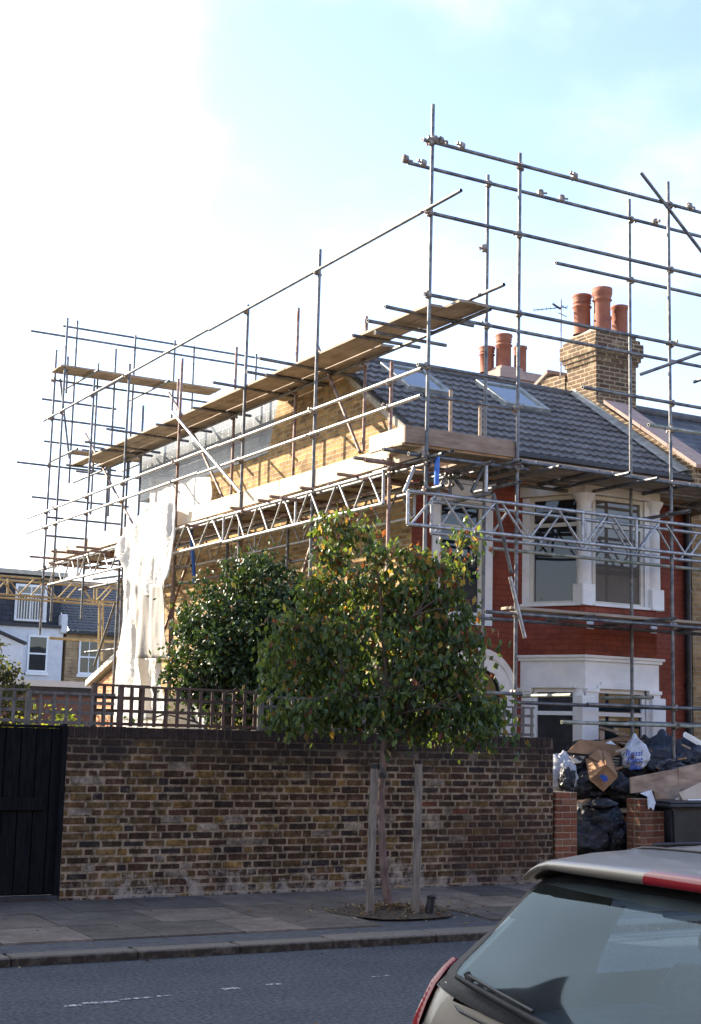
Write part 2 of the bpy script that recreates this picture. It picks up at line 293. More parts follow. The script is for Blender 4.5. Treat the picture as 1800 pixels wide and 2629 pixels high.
for (y0,y1,wd,off) in slabrows:
    x=-6+off
    while x<20:
        ww=wd*rnd.choice((.8,1,1,1.1)); g=rnd.uniform(.8,1.2); base=rnd.choice(((.160,.128,.104),(.115,.098,.084),(.175,.140,.113),(.126,.106,.089)))
        if not(6.75<x+ww/2<8.05 and y1<12.8 and y0>11.4) :
            t=rnd.uniform(-.003,.003)
            m.add([(x,y0,pz(y0)+.012+t),(x+ww-.012,y0,pz(y0)+.012),(x+ww-.012,y1,pz(y1)+.012-t),(x,y1,pz(y1)+.012),(x,y0,pz(y0)-.03),(x+ww-.012,y0,pz(y0)-.03),(x+ww-.012,y1,pz(y1)-.03),(x,y1,pz(y1)-.03)],
                  [(0,1,2,3),(0,4,5,1),(1,5,6,2),(2,6,7,3),(3,7,4,0)],tuple(q*g for q in base))
        x+=ww
def dirt(n,l,t,out):
    x=nd(n,'TexNoise',Scale=2.4,Detail=10,Roughness=.75); l(t.outputs['Object'],x.inputs['Vector']); r=nd(n,'MapRange'); r.inputs[1].default_value=.35; r.inputs[2].default_value=.62; r.inputs[3].default_value=.62; r.inputs[4].default_value=1.15; l(x.outputs['Fac'],r.inputs[0])
    s=nd(n,'VectorMath',operation='SCALE'); l(out,s.inputs[0]); l(r.outputs[0],s.inputs['Scale'])
    y=nd(n,'TexNoise',Scale=38.,Detail=3); l(t.outputs['Object'],y.inputs['Vector']); q=nd(n,'MapRange'); q.inputs[1].default_value=.68; q.inputs[2].default_value=.72; q.inputs[4].default_value=.5; l(y.outputs['Fac'],q.inputs[0]); m_=nd(n,'MixRGB'); l(q.outputs[0],m_.inputs[0]); l(s.outputs[0],m_.inputs[1]); m_.inputs[2].default_value=(.03,.028,.026,1); return m_.outputs[0]
struct(m.build('paving_slabs',attrmat('paving_flag',.85,.25,14,.28,.5,dirt)),'worn concrete paving flags in grey and buff','pavement')
m=MB(); x=-6.3
while x<22:
    ww=rnd.uniform(.85,1.15); g=rnd.uniform(.85,1.1); c=(.17*g,.145*g,.12*g)
    if abs(x-4.42)<.5: pass
    m.box((x,KY,-.05),(x+ww-.014,KY+.30,.072+rnd.uniform(-.004,.004)),c,.014); x+=ww
def kerb_face_tone(n,l,t,out):  # darkens the kerb colour unevenly down its face
    s=nd(n,'SeparateXYZ'); l(t.outputs['Object'],s.inputs[0]); mr=nd(n,'MapRange'); mr.inputs[1].default_value=.070; mr.inputs[2].default_value=.052; mr.inputs[3].default_value=0; mr.inputs[4].default_value=.75; l(s.outputs['Z'],mr.inputs[0])
    x=nd(n,'TexNoise',Scale=18.,Detail=6); l(t.outputs['Object'],x.inputs['Vector']); mm=nd(n,'Math',operation='MULTIPLY'); l(mr.outputs[0],mm.inputs[0]); l(x.outputs['Fac'],mm.inputs[1]); m2=nd(n,'Math',operation='MULTIPLY'); l(mm.outputs[0],m2.inputs[0]); m2.inputs[1].default_value=2.4
    q=nd(n,'MixRGB'); l(m2.outputs[0],q.inputs[0]); l(out,q.inputs[1]); q.inputs[2].default_value=(.035,.028,.02,1); return q.outputs[0]
struct(m.build('kerb',attrmat('granite_kerb',.85,.25,30,.35,.6,kerb_face_tone)),'wide worn stone kerb with darker face','kerb')
def patch(m,x0,x1,y,w_,z=.004,j=.02):
    top=[];bot=[]; k=max(2,int((x1-x0)/.06))
    for i in range(k+1):
        x=x0+(x1-x0)*i/k; top.append((x,y+w_/2+rnd.uniform(-j,j)*.5,z)); bot.append((x,y-w_/2+rnd.uniform(-j,j)*.5,z))
    m.add(bot+top,[(i,i+1,k+2+i,k+1+i) for i in range(k)])
m=MB()
for a in ((3.22,3.33,9.25,.05),(3.36,3.60,9.29,.06),(3.63,3.86,9.34,.045),(3.9,4.01,9.36,.05),(4.42,4.55,9.45,.06),(4.78,4.9,9.5,.035),(5.66,5.74,9.52,.035),(5.77,5.83,9.53,.025)): patch(m,*a)
struct(m.build('road_marking',M['paint_white']),'faded broken white centre line on the road','road marking')
m=MB()      # tree pit
pit=[]
for i in range(14):
    a=2*math.pi*i/14; pit.append((7.42+.62*math.cos(a)*(1+.12*math.sin(3*a)),12.05+.50*math.sin(a)*(1+.1*math.cos(2*a))))
m.add([(x,y,pz(y)+.018) for x,y in pit]+[(7.42,12.05,pz(12.05)+.06)],[(i,(i+1)%14,14) for i in range(14)],None,True)
struct(m.build('tree_pit',M['earth']),'earth pit round the street tree')
def leafquad(m,c,size,col,rr,droop=0.,up=None):
    d=Vector((rr.gauss(0,1),rr.gauss(0,1),rr.gauss(0,1)-droop*2.5)).normalized(); s=d.cross(Vector((rr.gauss(0,1),rr.gauss(0,1),rr.gauss(0,1)))).normalized()
    nrm=d.cross(s); c=Vector(c); w_=size*.30; bend=nrm*size*rr.uniform(.05,.22)
    a=c; b=c+d*size*.45+s*w_; e=c+d*size*.45-s*w_; mid=c+d*size*.5-bend; t=c+d*size
    m.add([a,b,t,e,mid],[(0,4,1),(1,4,2),(2,4,3),(3,4,0)],col)
m=MB(); rr=random.Random(3)
def litter(x,y,s,z):
    c=rr.choice(((.20,.11,.05),(.12,.07,.04),(.28,.18,.07),(.09,.06,.045),(.34,.28,.16)))
    a=rr.uniform(0,6.28); d=Vector((math.cos(a),math.sin(a),0)); e=Vector((-math.sin(a),math.cos(a),0)); p=Vector((x,y,z))
    m.add([p-d*s,p+e*s*.5+Vector((0,0,s*.5)),p+d*s,p-e*s*.5+Vector((0,0,s*.3))],[(0,1,2),(0,2,3)],c)
for i in range(520):
    a=rr.uniform(0,6.28); q=abs(rr.gauss(0,.36)); x=7.42+q*1.25*math.cos(a); y=12.05+q*math.sin(a)*.9; litter(x,y,rr.uniform(.012,.03),pz(y)+.035+max(0,.05-q*.09))
for i in range(90):
    x=rr.uniform(2.5,12); y=rr.choice((rr.uniform(KY+.05,WY-.03),rr.gauss(WY-.08,.05),KY-abs(rr.gauss(0,.12)))); y=min(y,WY-.03); litter(x,y,rr.uniform(.01,.028),(pz(y)+.02) if y>KY else .008)
for i in range(80): 
    x=rr.uniform(1,9); y=rr.uniform(5,KY-.1); litter(x,y,rr.uniform(.005,.016),.007)
tag(m.build('leaf_litter',attrmat('dead_leaves',.8,.3,40,.3,0)),'brown fallen leaves scattered round the tree pit and along the kerb','fallen leaves',kind='stuff')
# ------------------------------------------------------------------ GARDEN WALL (every brick laid)
WX0,WX1=4.64,10.52; WT=1.785
def wallstain(n,l,t,out):
    s=nd(n,'SeparateXYZ'); l(t.outputs['Object'],s.inputs[0])
    x=nd(n,'TexNoise',Scale=3.2,Detail=9,Roughness=.75); l(t.outputs['Object'],x.inputs['Vector'])
    sm=nd(n,'TexNoise',Scale=11.,Detail=10,Roughness=.8,Distortion=.6); l(t.outputs['Object'],sm.inputs['Vector'])
    sr=nd(n,'MapRange'); sr.inputs[1].default_value=.53; sr.inputs[2].default_value=.64; sr.inputs[4].default_value=.62; l(sm.outputs['Fac'],sr.inputs[0])
    sx=nd(n,'MixRGB'); l(sr.outputs[0],sx.inputs[0]); l(out,sx.inputs[1]); sx.inputs[2].default_value=(.20,.155,.11,1); out=sx.outputs[0]
    dk=nd(n,'TexNoise',Scale=7.,Detail=10,Roughness=.8); l(t.outputs['Object'],dk.inputs['Vector']); dr=nd(n,'MapRange'); dr.inputs[1].default_value=.42; dr.inputs[2].default_value=.58; dr.inputs[3].default_value=.45; dr.inputs[4].default_value=1.15; l(dk.outputs['Fac'],dr.inputs[0])
    dsn=nd(n,'VectorMath',operation='SCALE'); l(out,dsn.inputs[0]); l(dr.outputs[0],dsn.inputs['Scale']); out=dsn.outputs[0]
    bl=nd(n,'TexNoise',Scale=13.,Detail=8,Roughness=.8); l(t.outputs['Object'],bl.inputs['Vector']); br_=nd(n,'MapRange'); br_.inputs[1].default_value=.66; br_.inputs[2].default_value=.71; br_.inputs[4].default_value=.8; l(bl.outputs['Fac'],br_.inputs[0])
    bm_=nd(n,'MixRGB'); l(br_.outputs[0],bm_.inputs[0]); l(out,bm_.inputs[1]); bm_.inputs[2].default_value=(.33,.30,.26,1); out=bm_.outputs[0]
    # soot along the top courses
    a=nd(n,'MapRange'); a.inputs[1].default_value=1.15; a.inputs[2].default_value=1.72; a.inputs[3].default_value=-.16; a.inputs[4].default_value=.38; l(s.outputs['Z'],a.inputs[0])
    b=nd(n,'Math',operation='ADD'); l(a.outputs[0],b.inputs[0]); l(x.outputs['Fac'],b.inputs[1]); c=nd(n,'MapRange'); c.inputs[1].default_value=.5; c.inputs[2].default_value=.78; c.inputs[4].default_value=.72; l(b.outputs[0],c.inputs[0])
    q=nd(n,'MixRGB'); l(c.outputs[0],q.inputs[0]); l(out,q.inputs[1]); q.inputs[2].default_value=(.028,.020,.018,1)
    # salt bloom near the foot
    a2=nd(n,'MapRange'); a2.inputs[1].default_value=.62; a2.inputs[2].default_value=.16; a2.inputs[3].default_value=-.08; a2.inputs[4].default_value=.13; l(s.outputs['Z'],a2.inputs[0])
    x2=nd(n,'TexNoise',Scale=4.5,Detail=9,Roughness=.75); l(t.outputs['Object'],x2.inputs['Vector'])
    b2=nd(n,'Math',operation='ADD'); l(a2.outputs[0],b2.inputs[0]); l(x2.outputs['Fac'],b2.inputs[1]); c2=nd(n,'MapRange'); c2.inputs[1].default_value=.57; c2.inputs[2].default_value=.68; c2.inputs[4].default_value=.75; l(b2.outputs[0],c2.inputs[0])
    q2=nd(n,'MixRGB'); l(c2.outputs[0],q2.inputs[0]); l(q.outputs[0],q2.inputs[1]); q2.inputs[2].default_value=(.36,.32,.28,1)
    # damp dark stain low at the right end
    v=nd(n,'VectorMath',operation='SUBTRACT'); l(t.outputs['Object'],v.inputs[0]); v.inputs[1].default_value=(9.75,13.65,.55)
    v1=nd(n,'VectorMath',operation='MULTIPLY'); l(v.outputs[0],v1.inputs[0]); v1.inputs[1].default_value=(1.0,0,1.6); v2=nd(n,'VectorMath',operation='LENGTH'); l(v1.outputs[0],v2.inputs[0])
    a3=nd(n,'Math',operation='MULTIPLY_ADD'); l(x.outputs['Fac'],a3.inputs[0]); a3.inputs[1].default_value=.7; l(v2.outputs['Value'],a3.inputs[2]); c3=nd(n,'MapRange'); c3.inputs[1].default_value=1.25; c3.inputs[2].default_value=.95; c3.inputs[4].default_value=.5; l(a3.outputs[0],c3.inputs[0])
    q3=nd(n,'MixRGB'); l(c3.outputs[0],q3.inputs[0]); l(q2.outputs[0],q3.inputs[1]); q3.inputs[2].default_value=(.045,.022,.015,1); return q3.outputs[0]
M['laid']=attrmat('old_stock_bricks',.86,.25,16,.65,.9,wallstain)
M['laidmortar']=attrmat('lime_mortar',.95,.2,30,.3,.9,wallstain)
wall=empty('brick_wall',((WX0+WX1)/2,WY+.1,.1),'tall garden wall of sooty yellow and brown stock bricks behind the street tree','wall')
rb=random.Random(11); m=MB(); mm_=MB()
def brickcol(x,z):
    r=rb.random()
    pal=[(.075,.040,.018),(.050,.026,.015),(.092,.052,.022),(.036,.021,.015),(.066,.031,.018)]
    c=rb.choice(pal)
    och=max(0,1-(x-4.5)/2.2)*(1 if z<1.25 else .25)
    if r<.10+.38*och: c=rb.choice([(.15,.088,.028),(.18,.108,.034),(.12,.075,.03)])
    if r>.965: c=(.22,.18,.14)
    if .945<r<.965: c=(.15,.05,.028)
    if .84<r<.945: c=(.035,.026,.024)
    g=rb.uniform(.8,1.2); return tuple(q*g for q in c)
def courses(m,x0,x1,yf,z0,zt,depth=.1,colf=brickcol,h=.0752):
    z=z0; k=0
    while z+h<=zt+.01:
        x=x0; s=(k%2==0)
        if k%2: x-=.055
        i=0
        while x<x1-.02:
            ln=.215 if (i+k)%2==0 else .103
            if k%5==2: ln=.215
            a=max(x,x0); b=min(x+ln,x1)
            if b-a>.03:
                j=rb.uniform(-.004,.005)
                m.box((a+.002+rb.uniform(0,.004),yf+j,z+.0075+rb.uniform(-.003,.003)),(b-.002,yf+depth,z+h-.0075+rb.uniform(-.003,.003)),colf(a,z),.007)
            x+=ln+.011; i+=1
        z+=h; k+=1
    return z
base=.09
ztop=courses(m,WX0,WX1,WY,base,WT-.115)
x=WX0
while x<WX1-.03:      # brick-on-edge top
    w_=.066; g=rb.uniform(.5,1.1); m.box((x,WY-.004+rb.uniform(-.004,.004),ztop+.004),(min(x+w_,WX1),WY+.215,WT+rb.uniform(-.006,.004)),(.085*g,.055*g,.045*g),.007); x+=w_+.010
m.build('bricks',M['laid'],wall)
mm_.box((WX0+.004,WY+.005,.02),(WX1-.004,WY+.208,WT-.008),(.30,.235,.165)); mm_.build('mortar_core',M['laidmortar'],wall)
# gate piers and low front wall of the neighbour (orange brick)
def pcol(x,z):
    g=rb.uniform(.75,1.15); return rb.choice([(.22*g,.080*g,.042*g),(.17*g,.062*g,.036*g),(.20*g,.092*g,.055*g)])
M['laid2']=attrmat('orange_pier_bricks',.86,.25,22,.35,.9); M['mortar2']=attrmat('pier_mortar',.95,.2,30,.3,.9)
def pier(x0,x1,y0,y1,zt,label,name='brick_pier',dark=1.):
    e=empty(name,((x0+x1)/2,(y0+y1)/2,.1),label,'pier' if name=='brick_pier' else 'wall'); m=MB(); z=.1; k=0
    cf=lambda a,b:tuple(q*dark for q in pcol(a,b))
    while z+.075<=zt:
        # street face and left face bricks as headers / stretchers
        cuts=[x0]; x=x0-(0 if k%2 else .11)
        while x<x1:
            x+=.22; 
            if x<x1-.04: cuts.append(x)
        cuts=sorted(set([c for c in cuts if c>=x0]))+[x1]
        for a,b in zip(cuts[:-1],cuts[1:]):
            j=rb.uniform(-.003,.004); m.box((a+.005,y0+j,z+.005),(b-.005,y0+.1,z+.07),cf(a,z),.006)
        ys=[y0+.112,(y0+y1)/2+(.05 if k%2 else -.02),y1]
        for a,b in zip(ys[:-1],ys[1:]):
            if b-a>.04: m.box((x0+rb.uniform(-.003,.003),a,z+.005),(x0+.1,b-.01,z+.07),cf(a,z),.006); m.box((x1-.1,a,z+.005),(x1+rb.uniform(-.003,.003),b-.01,z+.07),cf(a,z),.006)
        z+=.076; k+=1
    m.build('bricks',M['laid2'],e); c=MB(); c.box((x0+.007,y0+.007,.05),(x1-.007,y1-.007,z-.004),(.30*dark,.24*dark,.18*dark)); c.build('mortar_core',M['mortar2'],e)
pier(10.54,10.86,WY-.02,WY+.31,1.17,'orange brick gate pier against the end of the tall wall')
pier(11.80,12.02,WY-.02,WY+.23,1.13,'darker orange brick gate pier beside the wheelie bin',dark=.75)
pier(12.04,12.24,WY+.03,WY+.20,.98,'stub of low orange brick wall between pier and wheelie bin','low_brick_wall',dark=.6)
# timber gate, left of the wall
gate=empty('timber_gate',(3.7,WY+.05,.1),'black stained timber gate and boarding left of the brick wall','gate')
m=MB(); x=2.4
while x<4.58:
    m.box((x,WY+.03+rb.uniform(-.003,.003),.20),(x+.142,WY+.06,1.755),None,.006); x+=.15
m.box((2.4,WY+.062,.19),(4.58,WY+.085,1.755)); m.build('boards',M['gatewood'],gate)
m=MB(); m.box((2.4,WY-.012,.98),(4.44,WY+.027,1.10),None,.005); m.build('rail',M['gatewood'],gate)
m=MB(); m.box((4.586,WY-.01,.10),(4.635,WY+.09,1.80),None,.004); m.build('gate_post',M['gatewood'],gate)
m=MB(); m.box((2.4,WY-.02,.05),(4.63,WY+.09,.185),None,.01); m.build('sill_board',M['black'],gate)
m=MB(); m.box((2.4,WY+.02,1.757),(4.58,WY+.07,1.785),None,.004); m.build('cap_rail',M['gatewood'],gate)
ew=empty('brick_wall',(-3,WY+.1,.1),'plain brick garden wall carrying on beyond the left side of the gate','wall')
m=MB(); m.box((-12,WY,.05),(2.28,WY+.21,1.72)); m.build('bricks',M['ochre'],ew); m=MB(); m.box((-12,WY-.02,1.723),(2.28,WY+.23,1.80)); m.build('coping',M['coping'],ew)
# trellis panels on top
def trellis(x0,x1,z0,z1,y,label,mt,pitch=.13,s=.031,frame=.035,post=True):
    e=empty('trellis_panel',((x0+x1)/2,y,z0),label,'trellis','trellis panels above the wall'); m=MB(); x=x0+pitch*.6
    while x<x1-.03:
        m.box((x,y-.012+rb.uniform(-.002,.002),z0),(x+s*rb.uniform(.85,1.2),y-.001,z1-.002)); x+=pitch*rb.uniform(.94,1.06)
    m.build('upright_slats',mt,e); m=MB(); z=z0+.01
    while z<z1-.04:
        m.box((x0,y+.001,z),(x1,y+.013,z+s)); z+=(z1-z0)/3.05
    m.build('cross_slats',mt,e); m=MB(); m.box((x0,y-.02,z1-.001),(x1,y+.02,z1+.022)); m.build('top_rail',mt,e)
    if post: m=MB(); m.box((x0-.05,y-.03,z0-.25),(x0-.003,y+.03,z1+.03)); m.build('post',mt,e)
TY=WY+.26
trellis(2.2,3.22,1.80,2.10,TY,'grey weathered trellis panel at the left frame edge above the gate',M['trellis'])
trellis(3.28,4.28,1.80,2.11,TY,'grey weathered trellis panel above the right half of the gate',M['trellis'])
trellis(4.34,5.20,1.79,2.09,TY,'grey trellis panel where the gate meets the brick wall',M['trellis'])
trellis(5.05,5.62,1.79,2.19,TY+.12,'short brown trellis piece standing behind the grey one near the white sheet',M['trellisbrown'],.10)
trellis(5.30,6.80,1.79,2.18,TY+.03,'dark brown trellis panel in front of the sunlit sheet foot',M['trellisbrown'],.125)
trellis(6.86,8.55,1.79,2.13,TY,'weathered trellis panel behind the street tree trunk',M['trellis'])
trellis(8.61,10.43,1.79,2.12,TY,'pale trellis panel at the right end by the black window',M['trellis'])
# ------------------------------------------------------------------ END HOUSE
FX,FY,PX=10.3,16.5,15.0       # flank plane, front plane, party wall line
house=empty('end_house',(12.6,20,0),'end of terrace house, red painted front, yellow brick flank, grey tiled roof','house')
EZ,EY,RY,RZ=5.75,16.2,18.95,7.53
sl=(RZ-EZ)/(RY-EY)
m=MB()      # flank wall with gable and dormer cheek part
m.prism([(FX,FY,0),(FX,25.6,0),(FX,25.6,6.25),(FX,21.0,6.3),(FX,20.7,7.15),(FX,RY+.1,RZ-.08),(FX,EY+.15,EZ-.02),(FX,FY,EZ-.3)],(.24,0,0))
m.build('flank_wall',M['flank'],house)
m=MB(); m.prism([(FX-.02,EY,EZ-.06),(FX-.02,RY,RZ-.06),(FX-.02,RY,RZ-.16),(FX-.02,EY,EZ-.20)],(.019,0,0)); m.build('verge_mortar',M['mortar'],house)
m=MB()      # red front, with openings left for door recess, window
def panel(m,x0,x1,z0,z1,y=FY,t=.2): m.box((x0,y,z0),(x1,y+t,z1))
panel(m,FX+.245,10.62,0,5.5); panel(m,10.62,12.05,2.05,3.30) ; panel(m,11.62,12.2,2.0,5.5,FY+.001,.2); panel(m,10.62,11.62,5.05,5.5)
panel(m,12.0,12.2,0,2.05); panel(m,14.25,15.28,0,5.5)
m.build('red_front_wall',M['redpaint'],house)
m=MB(); m.box((FX-.003,FY-.004,0),(FX+.24,FY-.001,5.45)); m.build('corner_strip',M['redpaint'],house)
# bay
BA=(12.15,FY);BB=(12.60,15.65);BC=(13.88,15.65);BD=(14.33,FY)
def bayprism(m,z0,z1,g=0.):
    cx,cy=13.24,FY
    pts=[(BA[0]-g,BA[1]-.001),(BB[0]-g*.8,BB[1]-g),(BC[0]+g*.8,BC[1]-g),(BD[0]+g,BD[1]-.001)]
    m.prism([(x,y,z0) for x,y in pts],(0,0,z1-z0))
m=MB(); bayprism(m,2.92,3.60); m.build('red_bay_band',M['redpaint'],house); m=MB(); bayprism(m,0,.75); m.build('red_bay_base',M['redpaint'],house)
def facet(A,B,u0,u1,z0,z1,t0,t1,m):
    """box on a bay facet from A to B: u along in metres from A, depth t0..t1 outwards"""
    a=Vector((*A,0)); b=Vector((*B,0)); d=(b-a).normalized(); n=Vector((d.y,-d.x,0))
    q=[a+d*u0+n*t0,a+d*u1+n*t0,a+d*u1+n*t1,a+d*u0+n*t1]
    m.prism([(p.x,p.y,z0) for p in q],(0,0,z1-z0))
LC=(Vector(BB)-Vector(BA)).length; LF=BC[0]-BB[0]
# frieze
m=MB(); bayprism(m,2.47,2.84,.02); m.build('white_frieze',M['white'],house)
m=MB(); bayprism(m,2.842,2.885,.06); bayprism(m,2.886,2.92,.09); m.build('upper_moulding',M['white'],house)
for (A,B,l0,l1) in ((BA,BB,-.02,.18),(BB,BC,-.02,.2),(BB,BC,LF-.2,LF+.03)):
    m=MB(); facet(A,B,l0,l1,2.42,2.468,0,.07,m); facet(A,B,l0+.01,l1-.01,2.37,2.421,0,.045,m); m.build('lower_moulding',M['white'],house)
for (A,B,l0,l1) in ((BA,BB,.2,LC-.12),(BB,BC,.18,LF-.18)):
    m=MB(); facet(A,B,l0,l1,2.471,2.52,.021,.055,m); facet(A,B,l0+.06,l1-.06,2.519,2.56,.021,.045,m); m.build('window_hood',M['white'],house)
def window(A,B,u0,u1,z0,z1,pane,trans=None,fr=.055,name='window',out=.0,fm='white'):
    m=MB(); facet(A,B,u0,u1,z0,z0+fr,-.10,-.03+out,m); facet(A,B,u0,u1,z1-fr,z1,-.10,-.03+out,m)
    facet(A,B,u0,u0+fr,z0+fr,z1-fr,-.10,-.031+out,m); facet(A,B,u1-fr,u1,z0+fr,z1-fr,-.10,-.031+out,m)
    if trans: facet(A,B,u0+fr,u1-fr,trans,trans+fr,-.10,-.029+out,m)
    f=m.build(name,M[fm],house); g=MB(); facet(A,B,u0+.02,u1-.02,z0+.02,z1-.02,-.075,-.065,g)
    g.build('pane',pane,f); return f
# ground floor bay windows
window(BA,BB,.17,LC-.14,.8,2.468,M['black'],2.10)
window(BB,BC,.20,LF-.20,.8,2.468,M['glass'],2.10)
window(BC,BD,.14,LC-.17,.8,2.468,M['glass'],2.10)
# first floor bay windows
window(BA,BB,.11,LC-.09,3.62,5.155,M['glass'],4.72,fm='cream'); window(BB,BC,.15,LF-.21,3.62,5.155,M['tanglass'],4.72,fm='cream'); window(BC,BD,.14,LC-.17,3.62,5.155,M['glass'],4.72,fm='cream')
for a_ in ((BA,BB,LC-.142,LC-.02,.75,2.47,-.1,.004),(BA,BB,0,.108,3.6,5.15,-.1,.0),(BA,BB,0,.168,.75,2.37,-.1,.0),(BC,BD,LC-.16,LC,.75,2.37,-.1,.0),(BC,BD,LC-.16,LC,3.6,5.15,-.1,.0),(BB,BC,LF-.20,LF-.10,3.6,5.15,-.1,-.01),(BB,BC,LF-.19,LF-.08,.75,2.37,-.1,-.01)):
    m=MB(); facet(*a_,m); m.build('window_jamb',M['white'],house)
def column(x,y,z0,z1,r=.105):
    m=MB(); m.lathe((x,y,0),[(r*1.25,z0),(r*1.25,z0+.04),(r*1.0,z0+.06)],8); m.box((x-r*1.1,y-r*1.1,z0+.001),(x+r*1.1,y+r*1.1,z0+.30),None,.012)
    m.lathe((x,y,0),[(r,z0+.301),(r*.95,z1-.25),(r*1.1,z1-.22),(r*.95,z1-.2),(r*1.0,z1-.12),(r*1.5,z1-.02),(r*1.5,z1)],14); m.build('column',M['white'],house)
for x,y in ((BB[0]+.02,BB[1]+.05),(BC[0]-.02,BC[1]+.05)):
    column(x,y,3.6,5.16)
    m=MB(); m.box((x-.11,y-.10,.75),(x+.14,y+.12,2.37),None,.01); m.build('pilaster',M['white'],house)
m=MB(); bayprism(m,5.16,5.32,.05); bayprism(m,5.322,5.37,.12); m.build('bay_cornice',M['cream'],house)
m=MB(); bayprism(m,5.372,5.42,.16); m.build('bay_gutter',M['black'],house)
m=MB(); bayprism(m,5.425,5.50,.02); m.build('wall_plate',M['rawwood'],house)
# small vents under the sill
for u in ((BB,BC,.02),(BB,BC,LF-.12)):
    m=MB(); facet(*u[:2],u[2],u[2]+.10,3.28,3.42,.0,.03,m); m.build('corbel_block',M['white'],house)
m=MB(); bayprism(m,3.602,3.64,.04); m.build('bay_sill',M['white'],house)
# first floor window over the door and its white surround
A_,B_=(10.62,FY),(11.62,FY)
window(A_,B_,.12,.86,3.42,5.0,M['glass'],4.62,fm='cream')
m=MB(); 
for a,b,z0,z1 in ((0,.118,3.3,5.05),(.862,1.0,3.3,5.05),(.119,.861,3.3,3.419)): facet(A_,B_,a,b,z0,z1,-.1,.03,m)
facet(A_,B_,.119,.861,5.001,5.05,-.1,.03,m)
m.build('window_surround',M['white'],house)
m=MB(); facet(A_,B_,.05,.95,5.06,5.24,0,.06,m); facet(A_,B_,0,1,5.242,5.3,0,.10,m); m.build('window_head',M['cream'],house)
# arched door hood
m=MB(); cx,cz=11.38,2.33
def ring(m,r0,r1,y0,y1,a0=0,a1=180,n=22):
    vs=[];fs=[]
    for i in range(n+1):
        t=R(a0+(a1-a0)*i/n)
        for r in (r0,r1):
            for y in (y0,y1): vs.append((cx+r*math.cos(t),y,cz+r*math.sin(t)))
    for i in range(n):
        o=4*i; p=o+4
        fs+=[(o,p,p+2,o+2),(o+1,o+3,p+3,p+1),(o+2,p+2,p+3,o+3),(o,o+1,p+1,p)]
    m.add(vs,fs)
ring(m,.40,.62,FY-.05,FY); ring(m,.57,.66,FY-.08,FY-.051); ring(m,.385,.43,FY-.07,FY-.051); m.build('door_arch',M['white'],house)
m=MB(); m.box((10.74,FY-.05,.1),(10.98,FY-.001,2.33)); m.box((11.78,FY-.05,.1),(12.0,FY-.001,2.33)); m.build('door_surround',M['white'],house)
m=MB(); m.box((10.98,FY+.012,.12),(11.78,FY+.06,2.1),None,.005); m.build('front_door',M['black'],house)
m=MB(); m.box((11.0,FY-.01,2.12),(11.76,FY+.0,2.7)); m.build('fanlight',M['glass'],house)
# drain pipe
m=MB(); m.tube((15.20,FY-.06,.1),(15.20,FY-.06,5.6),.05,10); 
for z in (1.2,2.6,4.0,5.2): m.tube((15.20,FY-.06,z),(15.20,FY-.06,z+.05),.062,10)
m.build('drain_pipe',M['black'],house)
# main tiled roof: real rolls and steps
def tiled_cols(m,k0,x0,roll,c):
    for q in range(k0,len(m.f)):
        x=m.v[m.f[q][0]][0]; rr_=random.Random(int(x/(roll*2))*97+c*31); g=rr_.uniform(.78,1.2); m.c[q]=(.098*g,.10*g,.108*g)
def tiled(m,x0,x1,ye,ze,yr,zr,course=.27,roll=.15,t=.036,amp=.017):
    ln=math.hypot(yr-ye,zr-ze); dy=(yr-ye)/ln; dz=(zr-ze)/ln; ny,nz_=-dz,dy; k=int(ln/course)+1
    xs=[]; x=x0
    while x<x1: xs.append(x); x+=roll/6
    xs.append(x1)
    for c in range(k):
        s0=c*course; s1=min(ln,(c+1)*course+.03); off=rnd.uniform(-.01,.01); shift=(c%2)*roll*.0
        for e,(s,h) in enumerate(((s0,t),)):
            rows=[]
            for (ss,hh) in ((s0,-.004),(s0,t),(s1,0.0)):
                row=[]
                for x in xs:
                    ph=((x+shift)/roll)%1.0; wv=amp*max(0,math.sin(ph*2*math.pi))**.8 - amp*.15*max(0,-math.sin(ph*2*math.pi))
                    h_=hh+wv; row.append((x,ye+dy*ss+ny*h_+off*0,ze+dz*ss+nz_*h_))
                rows.append(row)
            n=len(xs); m.add(rows[0]+rows[1]+rows[2],[(r*n+i,r*n+i+1,(r+1)*n+i+1,(r+1)*n+i) for r in (0,1) for i in range(n-1)],None,False); tiled_cols(m,len(m.f)-2*(n-1),x0,roll,c)
M['tileattr']=attrmat('interlocking_tiles',.7,.35,9,.35,.5)
m=MB(); tiled(m,FX-.04,PX,EY-.06,EZ-.03,RY,RZ); m.add([(FX-.04,EY,EZ-.08),(PX,EY,EZ-.08),(PX,RY,RZ-.05),(FX-.04,RY,RZ-.05)],[(0,1,2,3)]); m.build('tiled_roof',M['tileattr'],house)
m=MB(); m.add([(FX,RY,RZ-.04),(PX,RY,RZ-.04),(PX,22.3,RZ-.5),(FX,22.3,RZ-.5)],[(0,1,2,3)]); m.build('flat_roof',M['lead'],house)
m=MB(); m.tube((FX-.05,RY,RZ+.0),(PX,RY,RZ+.0),.075,10); m.build('ridge_tiles',M['tile'],house)
m=MB(); m.box((FX-.02,EY-.16,EZ-.11),(PX-.05,EY-.07,EZ-.03),None,.02); m.build('gutter',M['black'],house)
m=MB(); m.box((FX+.02,EY-.06,EZ-.30),(PX-.05,EY-.03,EZ-.10)); m.box((FX+.02,EY-.05,EZ-.42),(PX-.05,FY-.01,EZ-.31)); m.build('eaves_timber',M['rawwood'],house)
